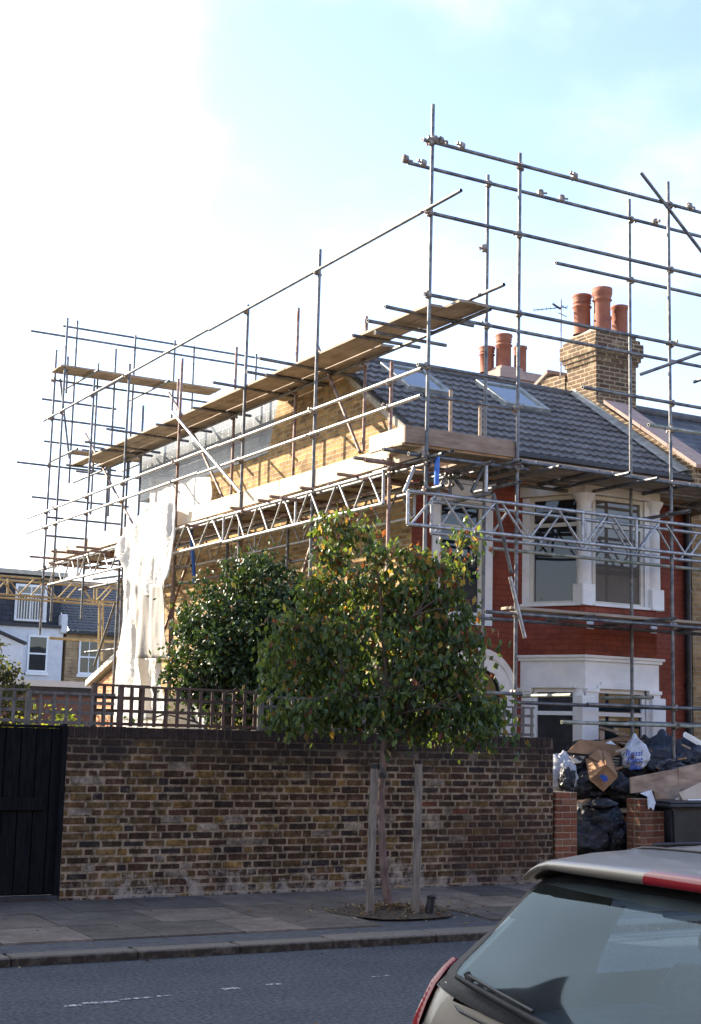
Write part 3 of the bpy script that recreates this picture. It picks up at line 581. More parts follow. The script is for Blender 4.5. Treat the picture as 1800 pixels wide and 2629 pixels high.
# skylights
def rp_(x,s,h=0):  # point on roof: x, distance up slope, height off
    ln=math.hypot(RY-EY,RZ-EZ); dy=(RY-EY)/ln; dz=(RZ-EZ)/ln; return Vector((x,EY+dy*s-dz*h,EZ+dz*s+dy*h))
def skylight(x0,x1,s0,s1):
    m=MB(); 
    for a,b,c,d in ((x0,x1,s0,s0+.09),(x0,x1,s1-.08,s1),(x0,x0+.07,s0+.09,s1-.08),(x1-.07,x1,s0+.09,s1-.08)):
        q=[rp_(a,c,.0),rp_(b,c,.0),rp_(b,d,.0),rp_(a,d,.0)]; up=rp_(0,0,.105)-rp_(0,0,0); m.prism(q,up)
    f=m.build('skylight',M['lead'],house); g=MB(); q=[rp_(x0+.06,s0+.08,.07),rp_(x1-.06,s0+.08,.07),rp_(x1-.06,s1-.07,.07),rp_(x0+.06,s1-.07,.07)]; g.prism(q,(rp_(0,0,.08)-rp_(0,0,.07))); g.build('pane',M['skyglass'],f)
skylight(11.0,11.8,1.95,2.95); skylight(12.75,13.6,1.9,2.9)
# party parapet, flashing, coping
def par(y,h): return (y,EZ+(y-EY)*sl+h)
m=MB(); m.prism([(PX,FY-.45,5.2),(PX,FY-.45,par(FY-.45,.24)[1]),(PX,RY+.3,par(RY,.24)[1]+.1),(PX,RY+.3,6.5),(PX,FY,5.2)],(.34,0,0)); m.build('party_parapet',M['chimney'],house)
m=MB(); m.prism([(PX-.012,FY-.35,par(FY-.35,-.02)[1]),(PX-.012,FY-.35,par(FY-.35,.12)[1]),(PX-.012,RY,par(RY,.12)[1]),(PX-.012,RY,par(RY,-.02)[1])],(.011,0,0))
m.prism([rp_(PX-.20,0,.045),rp_(PX-.02,0,.10),rp_(PX-.02,3.2,.10),rp_(PX-.14,3.2,.045)],(0,0,.01)); m.build('flashing',M['lead'],house)
ys=FY-.55
while ys<18.0:
    ye=min(ys+.62,18.1); a=par(ys,.25)[1]; b=par(ye,.25)[1]; m=MB(); m.prism([(PX-.06,ys,a),(PX-.06,ye-.012,b-.007),(PX-.06,ye-.012,b+.055),(PX-.06,ys,a+.062)],(.46,0,0)); m.build('coping_slab',M['coping'],house); ys=ye
# dormer (slate hung) over the rear addition
m=MB(); m.prism([(FX+.001,20.71,6.32),(FX+.001,26.75,6.22),(FX+.001,26.75,7.22),(FX+.001,20.71,7.26)],(.3,0,0)); m.build('slate_hung_dormer',M['slate'],house)
m=MB(); m.box((FX+.05,20.66,7.265),(PX-1.5,26.85,7.285)); m.build('dormer_roof',M['lead'],house)
m=MB(); m.box((FX+.302,22.2,5.9),(13.2,26.6,7.1)); m.box((FX+.302,18.2,0),(14.95,22.15,6.1)); m.build('rear_walls',M['ochre'],house)
m=MB(); m.box((FX+.25,22.0,0),(13.2,25.58,6.2)); m.build('rear_addition',M['ochre'],house)
# single-storey outhouse with sloping roof behind
oh=empty('outhouse',(11.5,27.5,0),'small orange brick outhouse with lean-to roof behind the house','outhouse')
m=MB(); m.prism([(FX,25.7,0),(FX,28.85,0),(FX,28.85,2.60),(FX,27.3,3.05),(FX,25.7,3.1)],(2.4,0,0)); m.build('wall',M['orangebrick'],oh)
m=MB(); m.prism([(FX-.12,29.0,2.62),(FX-.12,27.0,3.24),(FX-.12,27.0,3.36),(FX-.12,29.0,2.74)],(2.7,0,0)); m.build('roof',M['cream'],oh)
# chimney on the party wall
ch=empty('chimney_stack',(15.45,18.75,6.5),'tall weathered brick chimney stack with four terracotta pots on the party wall','chimney')
def ctube(m,x0,x1,y0,y1,z0,z1,g): m.box((x0-g,y0-g,z0),(x1+g,y1+g,z1))
cx0,cx1,cy0,cy1=15.01,15.87,18.36,19.14
m=MB(); ctube(m,cx0,cx1,cy0,cy1,6.3,8.02,0)
for i,(z0,z1,g) in enumerate(((8.021,8.095,.03),(8.096,8.17,.06),(8.171,8.40,.09),(8.401,8.475,.05),(8.476,8.55,.0))): ctube(m,cx0,cx1,cy0,cy1,z0,z1,g)
m.build('stack',M['chimney'],ch)
m=MB(); m.add([(cx0,cy0,8.551),(cx1,cy0,8.551),(cx1,cy1,8.551),(cx0,cy1,8.551),(cx0+.18,cy0+.2,8.68),(cx1-.2,cy0+.2,8.68),(cx1-.2,cy1-.2,8.68),(cx0+.18,cy1-.2,8.68)],[(0,1,5,4),(1,2,6,5),(2,3,7,6),(3,0,4,7),(4,5,6,7),(0,3,2,1)]); m.build('flaunching',M['mortar'],ch)
def pot(e,x,y,z,h,r,kind):
    m=MB()
    if kind=='tall': pr=[(r*1.08,0),(r*.98,.05),(r*.92,h*.62),(r*.95,h*.70),(r*1.15,h*.73),(r*1.0,h*.76),(r*1.05,h*.80),(r*1.16,h*.88),(r*1.16,h),(r*.9,h),(r*.85,h*.7),(r*.85,h*.6)]
    elif kind=='ringed': pr=[(r*1.05,0),(r*.98,.05),(r*.95,h*.66),(r*1.12,h*.69),(r*1.12,h*.71),(r*.92,h*.74),(r*.92,h*.78),(r*1.06,h*.8),(r*.95,h*.83),(r*1.08,h*.87),(r*.98,h*.9),(r*1.15,h*.95),(r*1.1,h),(r*.85,h),(r*.8,h*.7)]
    else: pr=[(r*1.0,0),(r*.93,.05),(r*.93,h*.88),(r*1.06,h*.93),(r*1.06,h),(r*.86,h),(r*.85,h*.6)]
    m.lathe((x,y,z),pr,18); m.build('chimney_pot',M['pot'],e)
pot(ch,15.16,18.92,8.6,.70,.15,'ringed'); pot(ch,15.32,18.58,8.6,.76,.15,'tall'); pot(ch,15.66,18.92,8.6,.40,.12,'plain'); pot(ch,15.72,18.60,8.6,.52,.145,'plain')
m=MB(); m.prism([(14.98,19.16,7.3),(14.98,20.15,7.3),(14.98,20.15,7.75),(14.98,19.75,8.0),(14.98,19.16,7.92)],(.36,0,0)); m.build('party_wall_peak',M['chimney'],house)
m=MB(); m.prism([(14.94,19.6,8.05),(14.94,20.25,7.74),(14.94,20.25,7.80),(14.94,19.6,8.11)],(.5,0,0)); m.build('peak_coping',M['coping'],house)
# second chimney farther back
c2=empty('chimney_stack',(17.4,24.2,8.5),'lower squat chimney with orange pots seen over the ridge','chimney')
m=MB(); m.box((16.95,23.8,7.0),(18.05,24.6,9.14)); m.box((16.9,23.75,9.141),(18.0,24.65,9.32)); m.box((17.0,23.85,9.321),(17.55,24.5,9.41)); m.build('stack',M['coping'],c2)
pot(c2,16.98,24.35,9.33,.56,.155,'ringed'); pot(c2,17.23,24.1,9.36,.78,.165,'ringed'); pot(c2,17.42,24.4,9.33,.52,.12,'plain'); pot(c2,17.66,24.1,9.33,.62,.14,'plain')
# TV aerial
ae=empty('tv_aerial',(14.93,19.3,7.9),'thin television aerial on a mast beside the tall chimney','aerial')
am=P(zQ(158,1150),y=19.3); at=P(zQ(152,300),y=19.3)
m=MB(); m.tube((am.x,19.3,7.7),(am.x,19.3,at.z+.05),.014,6); m.build('mast',M['tube'],ae)
m=MB(); a=P(zQ(5,395),y=19.3); b=Vector((am.x+.14,19.3,at.z-.06)); a=Vector((am.x-.62,19.25,at.z-.26)); m.tube(a,b,.008,5)
for i in range(9):
    q=a.lerp(b,i/8); m.tube(q+Vector((-.07,-.09,0)),q+Vector((.07,.09,0)),.004,4)
m.tube((am.x-.25,19.2,at.z-.10),(am.x-.02,19.3,at.z-.12),.02,5); m.tube((am.x,19.3,at.z-.05),(am.x+.16,19.35,at.z-.08),.008,5); m.tube((am.x-.06,19.3,at.z-.2),(am.x+.16,19.35,at.z-.22),.008,5)
m.build('elements',M['black'],ae)
# ------------------------------------------------------------------ NEXT HOUSE (right)
nh=empty('terrace_house',(18,20,0),'neighbouring yellow brick house with dark slate roof at the right edge','house')
m=MB(); m.box((15.345,FY,0),(20.2,FY+.25,5.6)); m.build('front_wall',M['ochre'],nh)
m=MB(); m.prism([(15.345,EY-.1,EZ-.08),(15.345,RY,RZ-.1),(15.345,23.6,EZ-.2),(15.345,23.6,EZ-.35),(15.345,RY,RZ-.25),(15.345,EY-.1,EZ-.2)],(5,0,0)); m.build('roof',M['oldslate'],nh)
m=MB(); m.tube((15.345,RY,RZ-.06),(20.3,RY,RZ-.06),.08,8); m.build('ridge_tiles',M['tile'],nh)
m=MB(); m.box((15.345,FY+.26,0),(20.2,23.4,5.4)); m.build('body',M['ochre'],nh)
m=MB(); m.box((16.0,FY-.02,3.6),(17.0,FY+.01,5.1)); fr_=m.build('window',M['white'],nh); m=MB(); m.box((16.08,FY-.025,3.68),(16.92,FY-.021,5.02)); m.build('pane',M['glass'],fr_)
# ------------------------------------------------------------------ HOUSES FAR LEFT
def sash(e,x0,x1,z0,z1,y,bars=0,pane='glass',mid=True):
    m=MB(); f=.07
    m.box((x0-.06,y-.09,z0-.12),(x1+.06,y-.02,z0-.005)); m.box((x0,y-.05,z0),(x1,y-.02,z0+f)); m.box((x0,y-.05,z1-f),(x1,y-.02,z1)); m.box((x0,y-.049,z0+f),(x0+f,y-.02,z1-f)); m.box((x1-f,y-.049,z0+f),(x1,y-.02,z1-f))
    if mid: m.box((x0+f,y-.051,(z0+z1)/2-.03),(x1-f,y-.02,(z0+z1)/2+.03))
    for i in range(bars): q=x0+(x1-x0)*(i+1)/(bars+1); m.box((q-.015,y-.047,z0+f),(q+.015,y-.02,z1-f))
    w_=m.build('window',M['white'],e); g=MB(); g.box((x0+.02,y-.035,z0+.02),(x1-.02,y-.03,z1-.02)); g.build('pane',M[pane],w_)
BY=55
h1=empty('rendered_house',(16,58,0),'white rendered house with dark slate dormer far behind on the left','house')
m=MB(); m.box((9,BY,0),(18.3,BY+8,5.58)); m.build('wall',M['render'],h1)
m=MB(); m.box((9,BY+.25,5.72),(18.25,BY+8,7.62)); m.build('slate_dormer',M['farslate'],h1)
m=MB(); m.box((8.9,BY-.1,5.585),(18.35,BY+.24,5.70)); m.build('gutter',M['black'],h1)
m=MB(); m.box((8.9,BY+.1,7.63),(18.4,BY+8,7.80)); m.build('dormer_roof',M['mortar'],h1)
m=MB(); m.box((18.16,BY-.12,5.4),(18.42,BY+6,6.15),None,.04); m.build('party_parapet',M['render'],h1)
sash(h1,16.9,17.7,3.85,5.27,BY)
m=MB(); y=BY+.2; m.box((16.36,y,5.8),(17.62,y+.04,7.25)); jw=m.build('balcony_door',M['white'],h1)
g=MB(); g.box((16.46,y-.012,5.9),(16.96,y-.002,7.15)); g.box((17.02,y-.012,5.9),(17.52,y-.002,7.15)); g.build('pane',M['tanglass'],jw)
g=MB(); 
for i in range(12): q=16.38+i*.11; g.tube((q,y-.10,5.86),(q,y-.10,6.85),.016,5)
g.box((16.34,y-.12,6.85),(17.62,y-.08,6.89)); g.box((16.34,y-.12,5.82),(17.62,y-.08,5.86)); g.build('railing',M['white'],jw)
m=MB(); m.box((15.0,y,6.3),(15.72,y+.04,7.35)); jw=m.build('window',M['white'],h1); g=MB(); g.box((15.08,y-.012,6.4),(15.62,y-.002,7.27)); g.build('pane',M['glass'],jw)
m=MB(); m.prism([(12,BY-2.4,0),(12,BY-2.4,5.6),(14.0,BY-2.4,5.5),(16.0,BY-2.4,4.75),(16.0,BY-2.4,0)],(0,2.39,0)); m.build('rear_wing',M['render'],h1)
m=MB(); m.prism([(12,BY-2.5,5.62),(14.0,BY-2.5,5.52),(16.1,BY-2.5,4.74),(16.1,BY-2.5,4.84),(14.0,BY-2.5,5.62),(12,BY-2.5,5.74)],(0,2.4,0)); m.build('wing_verge',M['black'],h1)
h2=empty('brick_house',(21,58,0),'dark yellow brick house with tiled roof far behind, left of the sheet','house')
m=MB(); m.box((18.45,BY+.05,0),(27,BY+8,5.5)); m.build('wall',M['ochre'],h2)
m=MB(); tiled(m,18.5,27,BY-.1,5.52,BY+3.2,7.75,.22,.2,.03,.02); m.build('roof',M['tile'],h2)
m=MB(); m.box((18.45,BY-.2,5.4),(27,BY-.08,5.52)); m.build('gutter',M['black'],h2)
sash(h2,18.98,19.82,3.85,5.2,BY+.05,1); sash(h2,21.3,22.1,3.85,5.2,BY+.05,1)
m=MB(); m.tube((20.45,BY-.05,2),(20.45,BY-.05,5.4),.05,6); m.build('drain_pipe',M['render'],h2)
gr=empty('garage',(12,37,0),'low brown garage with white fascia below the far houses','garage')
m=MB(); m.box((6,36.1,0),(16,42,2.55)); m.build('wall',M['garage'],gr)
m=MB(); m.box((5.9,36.0,2.78),(16.1,42.1,2.93)); m.build('fascia',M['cream'],gr)
m=MB(); m.box((5.95,36.05,2.551),(16.05,42.05,2.779)); m.build('roof_edge',M['black'],gr)
# unseen house added on the left, sized so its shadow keeps the street dark
sh=empty('shade_house',(-6,20,0),'unseen brick house added beyond the left edge to shade the street','house')
m=MB(); m.box((-14,17,0),(-.3,23.5,8.5)); m.build('wall',M['flank'],sh)
m=MB(); m.prism([(-14.2,16.7,8.5),(-14.2,23.8,8.5),(-14.2,19.6,12.0)],(14.1,0,0)); m.build('roof',M['oldslate'],sh)
for x in (-11,-8,-5,-2): sash(sh,x,x+1,4,5.6,17); sash(sh,x,x+1,1,2.8,17)
# terrace on the near side, behind the camera (what the windows look at)
th=empty('terrace_row',(8,-12,0),'brick terrace on the near side of the street behind the viewer','house')
m=MB(); m.box((-20,-14,0),(40,-7,5.8)); m.build('wall',M['ochre'],th)
m=MB(); m.prism([(-20.2,-14.3,5.8),(-20.2,-10.5,8.3),(-20.2,-6.7,5.8)],(60.4,0,0)); m.build('roof',M['oldslate'],th)
for i in range(12):
    x=-18+i*4.9
    for z in (1.,3.8):
        m=MB(); m.box((x,-7.0,z),(x+1.3,-6.96,z+1.5)); f=m.build('window',M['white'],th); m=MB(); m.box((x+.08,-6.959,z+.08),(x+1.22,-6.95,z+1.42)); m.build('pane',M['glass'],f)
# ------------------------------------------------------------------ SCAFFOLDING
sc=empty('scaffolding',(9.6,15,0),'galvanised tube scaffolding with plank decks wrapped round the end house','scaffolding')
TR=.0242
nodes_=[]            # joints for couplers
def tube_(name,a,b,mt='tube',r=TR,hollow=True):
    m=MB(); m.tube(a,b,r,10,None,None,hollow); return m.build(name,M[mt],sc)
XO,XI,YO,YI=9.3,10.0,14.67,15.45
verts=[]             # (x,y,zb,zt)
def up(x,y,zt,zb=.1,mt='tube'):
    lean=rnd.uniform(-.004,.004)*(zt-zb); tube_('upright_tube',(x,y,zb),(x+lean,y+lean*.5,zt),mt); verts.append((x,y,zb,zt))
def upx(top,bot=None,mt='tube',zb=.1,**k):      # upright whose head is seen at a point, on plane x= or y=
    t=P(top,**k)
    if bot is not None: zb=P(bot,**k).z
    up(t.x,t.y,t.z,zb,mt); return t
# side scaffold, outer row
upx(zC(215,130),x=XO); upx((819,639),x=XO); upx(zB(80,185),x=XO); upx(zA(1063,500),x=XO,mt='rust'); upx(zA(752,530),x=XO)
upx(zA(548,622),zF(560,765),x=XO); upx(zA(395,265),zF(365,780),x=XO); upx(zA(328,450),zF(252,880),x=XO)
upx(zA(398,490),zA(392,700),x=XO+.12)
# side scaffold, inner row
upx(zB(920,518),x=XO,mt='rust'); upx(zB(776,255),zB(776,1035),x=XI,mt='rust'); upx(zB(377,205),zB(375,1180),x=XI,mt='rust'); upx(zA(1381,435),zA(1368,1300),x=XI,mt='rust')
upx(zA(838,775),zA(825,1435),x=XI); upx(zA(755,1040),x=XI); upx(zA(1042,620),zA(1035,800),x=XI,mt='rust'); up(XI,24.0,5.1); up(XI,26.4,5.6); up(XI,19.6,5.1); up(XI,21.8,5.1)
upx(zA(632,1150),zA(622,1505),x=XI)
# front scaffold
upx(zC(660,380),y=YO); upx(zC(1425,533),y=YO); upx(zC(501,494),y=YI); upx(zC(1227,622),y=YI)
up(15.95,YO,9.6); up(15.95,YI,9.6)
upx(zB(1268,685),zB(1265,935),y=YI,mt='board'); upx(zB(1440,750),zB(1437,962),y=YI-.25,mt='board')
tube_('prop_tube',P(zB(1188,1068),y=14.5),P(zB(1184,1238),y=14.5),'bluetube',.032); tube_('prop_tube',P(zM(765,1130),x=9.6),P(zM(795,1585),x=9.6),'bluetube',.032)
tube_('upright_tube',P(zN(790,300),y=YO-.1),P(zN(790,520),y=YO-.1),'alu')
# rear scaffold
YR=29.55
for p,y in ((zA(455,280),30.5),(zA(790,365),YR),(zA(1022,395),YR),(zA(1135,430),30.5),(zA(1381,435),30.5),(zA(1495,473),YR),(zA(575,530),YR),(zA(680,445),YR)):
    t=P(p,y=y); up(t.x,y,t.z,{True:7.1,False:6.3}[y>30] if t.x<11 else 7.2)
# ---- rails
rails=[]             # (axis, start, end)
def rail(name,a,b,mt='tube'): tube_(name,a,b,mt); rails.append((Vector(a),Vector(b)))
def ry(name,x,y0,y1,z,mt='tube'): rail(name,(x,y0,z),(x,y1,z),mt)
def rx(name,y,x0,x1,z,mt='tube'): rail(name,(x0,y,z),(x1,y,z),mt)
o=.052
ry('guard_rail',XO-o,13.84,21.2,8.27,'tube'); ry('guard_rail',XO-o,21.22,29.9,8.29)
ry('guard_rail',XO-o,14.66,20.6,6.24,'alu'); ry('guard_rail',XO-o,20.62,30.7,6.25,'alu'); ry('guard_rail',XO-o,14.66,21.4,5.90,'alu'); ry('guard_rail',XO-o,21.42,30.7,5.92,'alu')
ry('ledger_tube',XI-o,14.2,20.,7.0); ry('ledger_tube',9.72,13.6,15.2,7.115); ry('ledger_tube',XI-o,20.02,29.8,7.0)
ry('ledger_tube',XO+o,14.5,22.,5.06); ry('ledger_tube',XO+o,22.02,30.,5.06); ry('ledger_tube',XI+o,15.0,22.,5.06); ry('ledger_tube',XI+o,22.02,29.,5.06)
ry('ledger_tube',XI+o,17.6,26.,4.35)
# front
rx('guard_rail',YO-o,9.18,12.5,9.18); rx('guard_rail',YO-o,12.51,16.4,9.18); rx('guard_rail',YI-o,9.44,13.3,9.2); rx('guard_rail',YI-o,13.31,16.4,9.2)
rx('guard_rail',YO-o,9.3,16.4,8.24); rx('guard_rail',YI-o,11.87,16.4,8.29); rx('ledger_tube',YO-o,9.25,16.4,7.18); rx('ledger_tube',YI-o,9.9,16.4,7.21)
rx('ledger_tube',YI+o,8.95,9.95,7.0)
a=P(zB(1060,540),y=YO); rx('guard_rail',YO-o,a.x,P(zD(310,190),y=YO).x,a.z)
a=P(zB(1150,712),y=YO); rx('guard_rail',YO+o,a.x,P(zU(700,1285),y=YO).x,a.z)
a=P(zD(768,255),y=YO); rx('guard_rail',YO-o,a.x,16.4,a.z)
a=P(zD(1215,510),y=YO); rx('guard_rail',YO-o,a.x,16.4,a.z,'greentube')
rx('ledger_tube',YO-o,10.6,16.4,5.235); rx('ledger_tube',YI+o,8.8,10.6,5.20); rx('ledger_tube',YI+.4,9.9,16.4,5.2); rx('ledger_tube',YO+.02,9.1,10.9,5.16)
a=P(zB(870,1030),y=14.9); b=P(zB(1150,1058),y=14.9); rx('ledger_tube',14.9,a.x,b.x+1.2,a.z)
rx('ledger_tube',YO-o,10.2,16.4,3.30); rx('ledger_tube',15.1,10.6,13.7,4.17,'greentube'); rx('ledger_tube',15.1,13.72,16.4,4.17,'greentube'); rx('ledger_tube',YI+.1,10.3,16.4,3.31)
rx('ledger_tube',YO-o,9.4,10.77,2.31); rx('ledger_tube',YO-o,11.8,16.4,2.22); rx('ledger_tube',YI-o,11.2,13.9,2.23); rx('ledger_tube',YO-o,11.39,16.4,1.985,'greentube'); rx('ledger_tube',YI-o,13.1,16.4,2.02)
# rear
rx('guard_rail',30.45,9.74,15.5,10.62); rx('guard_rail',YR-o,8.73,15.3,10.12); rx('guard_rail',YR-o,9.24,13.2,9.12); rx('guard_rail',YR-o,9.25,11.0,8.27); rx('guard_rail',YR-o,8.6,10.4,7.25)
rx('guard_rail',YR-o,9.9,11.6,7.2); rx('guard_rail',28.5,9.0,10.6,6.0); rx('guard_rail',28.5,9.0,10.5,5.62)
rx('ledger_tube',29.2,9.9,12.0,7.62)
# sundry tubes seen running away or at a slant
def seg(name,p,kp,q,kq,mt='tube',r=TR): a=P(p,**kp); b=P(q,**kq); tube_(name,a,b,mt,r); return a,b
seg('brace_tube',zC(1285,485),dict(y=14.58),zC(1600,895),dict(y=14.58))
seg('brace_tube',zC(1280,1515),dict(y=14.6),zC(1600,1402),dict(y=14.2)); seg('brace_tube',zC(1555,1553),dict(y=14.6),zC(1640,1520),dict(y=14.3))
seg('brace_tube',zA(1000,808),dict(x=9.2),zA(1405,1285),dict(x=9.2),'alu')
seg('brace_tube',zA(1150,980),dict(x=9.9),zA(1308,1328),dict(x=9.9),'rust'); seg('brace_tube',zA(985,700),dict(x=9.9),zA(1150,980),dict(x=9.9),'rust')
seg('brace_tube',zB(480,402),dict(x=9.9),zB(737,1050),dict(x=9.9),'rust')
seg('brace_tube',zA(500,940),dict(x=9.9),zA(695,1325),dict(x=9.9),'rust'); seg('brace_tube',zA(695,1325),dict(x=9.9),zA(785,1480),dict(x=9.9),'rust')
seg('brace_tube',zA(352,620),dict(y=29.6),zA(405,1085),dict(y=29.6))
seg('brace_tube',zN(850,530),dict(y=14.85),zE(300,190),dict(y=14.85)); seg('brace_tube',zE(290,215),dict(y=14.55),zE(392,630),dict(y=14.55),'alu')
seg('brace_tube',zN(205,310),dict(y=14.9),zN(120,520),dict(y=14.9),'alu'); seg('brace_tube',zN(770,310),dict(y=15.0),zN(670,520),dict(y=15.0))
seg('brace_tube',zN(480,350),dict(y=15.2),zN(290,720),dict(y=15.2)); seg('brace_tube',zN(490,350),dict(y=15.2),zN(600,500),dict(y=15.2)); seg('brace_tube',zN(495,345),dict(y=15.25),zN(495,540),dict(y=15.25))
seg('brace_tube',zT(1345,450),dict(x=9.35),zT(1100,1180),dict(x=9.35)); 
# transoms: side scaffold, upper lift
for p in (zB(882,197),zB(150,500),zB(75,578),zA(1242,640),zA(620,912),zA(495,987)):
    a=P(p,z=7.06); rail('transom_tube',a,(XI+.25,a.y,7.03))
for y in (16.3,18.9,21.6,23.2,26.0,28.0): rail('transom_tube',(XO-.12,y,7.03),(XI+.25,y,7.03))
a=P(zB(1240,425),z=6.9); tube_('transom_tube',(a.x-1.1,a.y,6.9),a)
# side scaffold, working lift
for p in (zB(765,1095),zB(605,1175),zB(388,1255),zB(210,1305),zB(143,1328),zA(1345,1372),zW(345,358),zW(600,297),zW(890,245),zW(780,290)):
    a=P(p,z=5.10); rail('transom_tube',a,(XI+.28,a.y,5.10),'rust')
for y in (16.9,20.9,24.1): rail('transom_tube',(XO-.1,y,5.11),(XI+.28,y,5.11),'rust')
for y,x0,x1 in ((15.9,9.15,10.5),(17.9,9.0,10.4),(19.4,9.1,10.5),(21.3,9.0,10.4),(25.6,8.95,10.5),(27.3,8.9,10.4),(28.2,9.0,10.6)): rail('transom_tube',(x0,y,5.02),(x1,y,5.0),'rust')
ry('ledger_tube',XI+.1,15.2,22.2,4.95,'rust'); ry('ledger_tube',XO+.35,16.0,24.2,4.98,'rust'); ry('ledger_tube',XO+.1,21.9,27.4,4.45,'tube'); ry('ledger_tube',XI,22.3,28.6,3.3,'tube')
for y in (18.3,20.9,23.0): tube_('brace_tube',(XO+.05,y,3.2),(XI+.1,y+.5,4.95),'rust')
for x0,x1,z in ((9.1,11.3,6.62),(9.3,12.4,7.86),(9.2,10.9,8.78)): rx('guard_rail',YR+.4,x0,x1,z)
for x in (9.9,10.6,11.5): tube_('transom_tube',(x,28.4,9.2),(x+rnd.uniform(-.05,.05),30.7,9.2),'tube')
for x,z in ((9.5,7.45),(10.4,7.45),(11.2,7.45)): tube_('transom_tube',(x,28.3,z),(x,30.2,z),'tube')
# front scaffold transoms poke out towards the street
for p in (zN(435,205),zN(840,275),zN(1072,262),zN(1392,308),zN(1066,436),zN(836,528),zN(435,468),zD(637,788),zD(1105,833),zD(1297,868),zD(1512,1093),zE(1415,498),zE(708,1020),zE(1262,1035)):
    a=P(p,y=14.28); rail('transom_tube',a,(a.x,15.9 if a.z>5 else 15.3,a.z),'tube' if a.z>3 else 'greentube')
for x in (11.9,12.9,14.2,14.9): rail('transom_tube',(x,14.6,3.345),(x,15.6,3.345))
for x in (9.7,11.0,12.0,13.6,14.8): rail('transom_tube',(x,14.62,5.25),(x,15.95,5.25))
# ---- lattice girders
def girder(p0,p1,h,label=None,n=None,mt='alu'):
    p0=Vector(p0);p1=Vector(p1); d=(p1-p0); ln=d.length; d.normalize(); m=MB(); up_=Vector((0,0,h)); r=.021
    m.tube(p0,p1,.0242,10,None,None,True); m.tube(p0+up_,p1+up_,.0242,10,None,None,True)
    st=.79; k=int(ln/st); st=ln/k
    for i in range(k):
        a=p0+d*(i*st+.05); b=p0+d*(i*st+st*.45)+up_; c=p0+d*(i*st+st*.55)+up_; e=p0+d*(i*st+st-.05)
        m.tube(a,b,.016,8); m.tube(c,e,.016,8)
        if i%3==0: q=p0+d*(i*st); m.tube(q,q+up_,r,8)
    return m.build('lattice_girder',M[mt],sc)
girder((9.05,14.60,4.28),(12.6,14.60,4.28),.40); girder((12.61,14.60,4.28),(16.2,14.60,4.28),.40); girder((9.7,15.08,4.28),(16.2,15.08,4.28),.40)
girder((9.24,15.5,4.66),(9.24,20.3,4.66),.41); girder((9.24,20.32,4.68),(9.24,22.3,4.68),.40); girder((9.24,24.4,4.66),(9.24,28.9,4.66),.40); girder((10.02,16.0,4.62),(10.02,24.0,4.62),.40)
girder((7.9,29.5,4.45),(11.3,29.5,4.45),.38,mt='sunyellow'); girder((8.4,30.3,4.45),(12.4,30.3,4.45),.38,mt='sunyellow')
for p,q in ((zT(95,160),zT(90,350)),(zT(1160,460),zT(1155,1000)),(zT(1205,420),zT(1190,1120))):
    a=P(p,y=29.5); b=P(q,y=29.5); tube_('upright_tube',a,b,'sunyellow')
a=P(zT(575,855),y=29.4); b=P(zT(1400,905),y=29.4); tube_('ledger_tube',a,(b.x,29.4,a.z),'sunyellow',.03)
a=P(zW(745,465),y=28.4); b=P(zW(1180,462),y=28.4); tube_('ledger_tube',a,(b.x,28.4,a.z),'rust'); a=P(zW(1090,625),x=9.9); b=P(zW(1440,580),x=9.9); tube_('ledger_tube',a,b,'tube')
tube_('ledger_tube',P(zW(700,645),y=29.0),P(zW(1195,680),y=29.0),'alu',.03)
# ---- planks
def plank(x0,x1,y0,y1,z,name='scaffold_board',mt='board',t=.038):
    m=MB(); dz=rnd.uniform(-.006,.006); x0+=.003;x1-=.003
    bm=bmesh.new(); bmesh.ops.create_cube(bm,size=1)
    tw=rnd.uniform(-.006,.006)
    for v in bm.verts: v.co=Vector(((x0+x1)/2+v.co.x*(x1-x0),(y0+y1)/2+v.co.y*(y1-y0),z+t/2+v.co.z*t+dz+tw*(1 if v.co.x*v.co.y>0 else -1)))
    bmesh.ops.bevel(bm,geom=bm.edges[:],offset=.005,segments=1,affect='EDGES'); m.bm(bm); return m.build(name,M[mt],sc)
def run(x0,y0,y1,z,ln=3.9,w_=.225):
    y=y0
    while y<y1-.3: e=min(y+ln,y1); plank(x0,x0+w_,y,e-.01,z); y=e
for i,(xx,ya,yb) in enumerate(((9.33,14.66,28.3),(9.56,14.28,27.6),(9.81,16.6,28.0),(10.055,17.7,20.4))): run(xx,ya+rnd.uniform(0,.04),yb,7.058)
plank(9.79,10.01,14.32,15.6,7.058)
for i,xx in enumerate((9.36,9.59,9.82)): run(xx,15.7 if i else 14.75,29.3,5.128)
def runx(y0,x0,x1,z,ln=3.9):
    x=x0
    while x<x1-.3: e=min(x+ln,x1); plank(x,e-.01,y0,y0+.225,z); x=e
for i,yy in enumerate((14.76,14.99,15.22,15.50,15.75)): runx(yy,9.05+(.1*i if i<3 else 1.3),16.2,5.28,3.9 if i%2 else 3.3)
plank(9.1,10.4,15.0,15.22,5.33,mt='toe'); plank(9.3,10.5,15.24,15.46,5.33,mt='toe')
for i,yy in enumerate((14.76,14.99)): runx(yy,10.7+.3*i,16.3,3.375)
runx(15.25,12.,16.2,3.375)
for yy in (28.75,28.98,29.2): runx(yy,9.2,12.9,9.26)
for yy in (28.8,29.05): runx(yy,9.6,11.6,7.5)
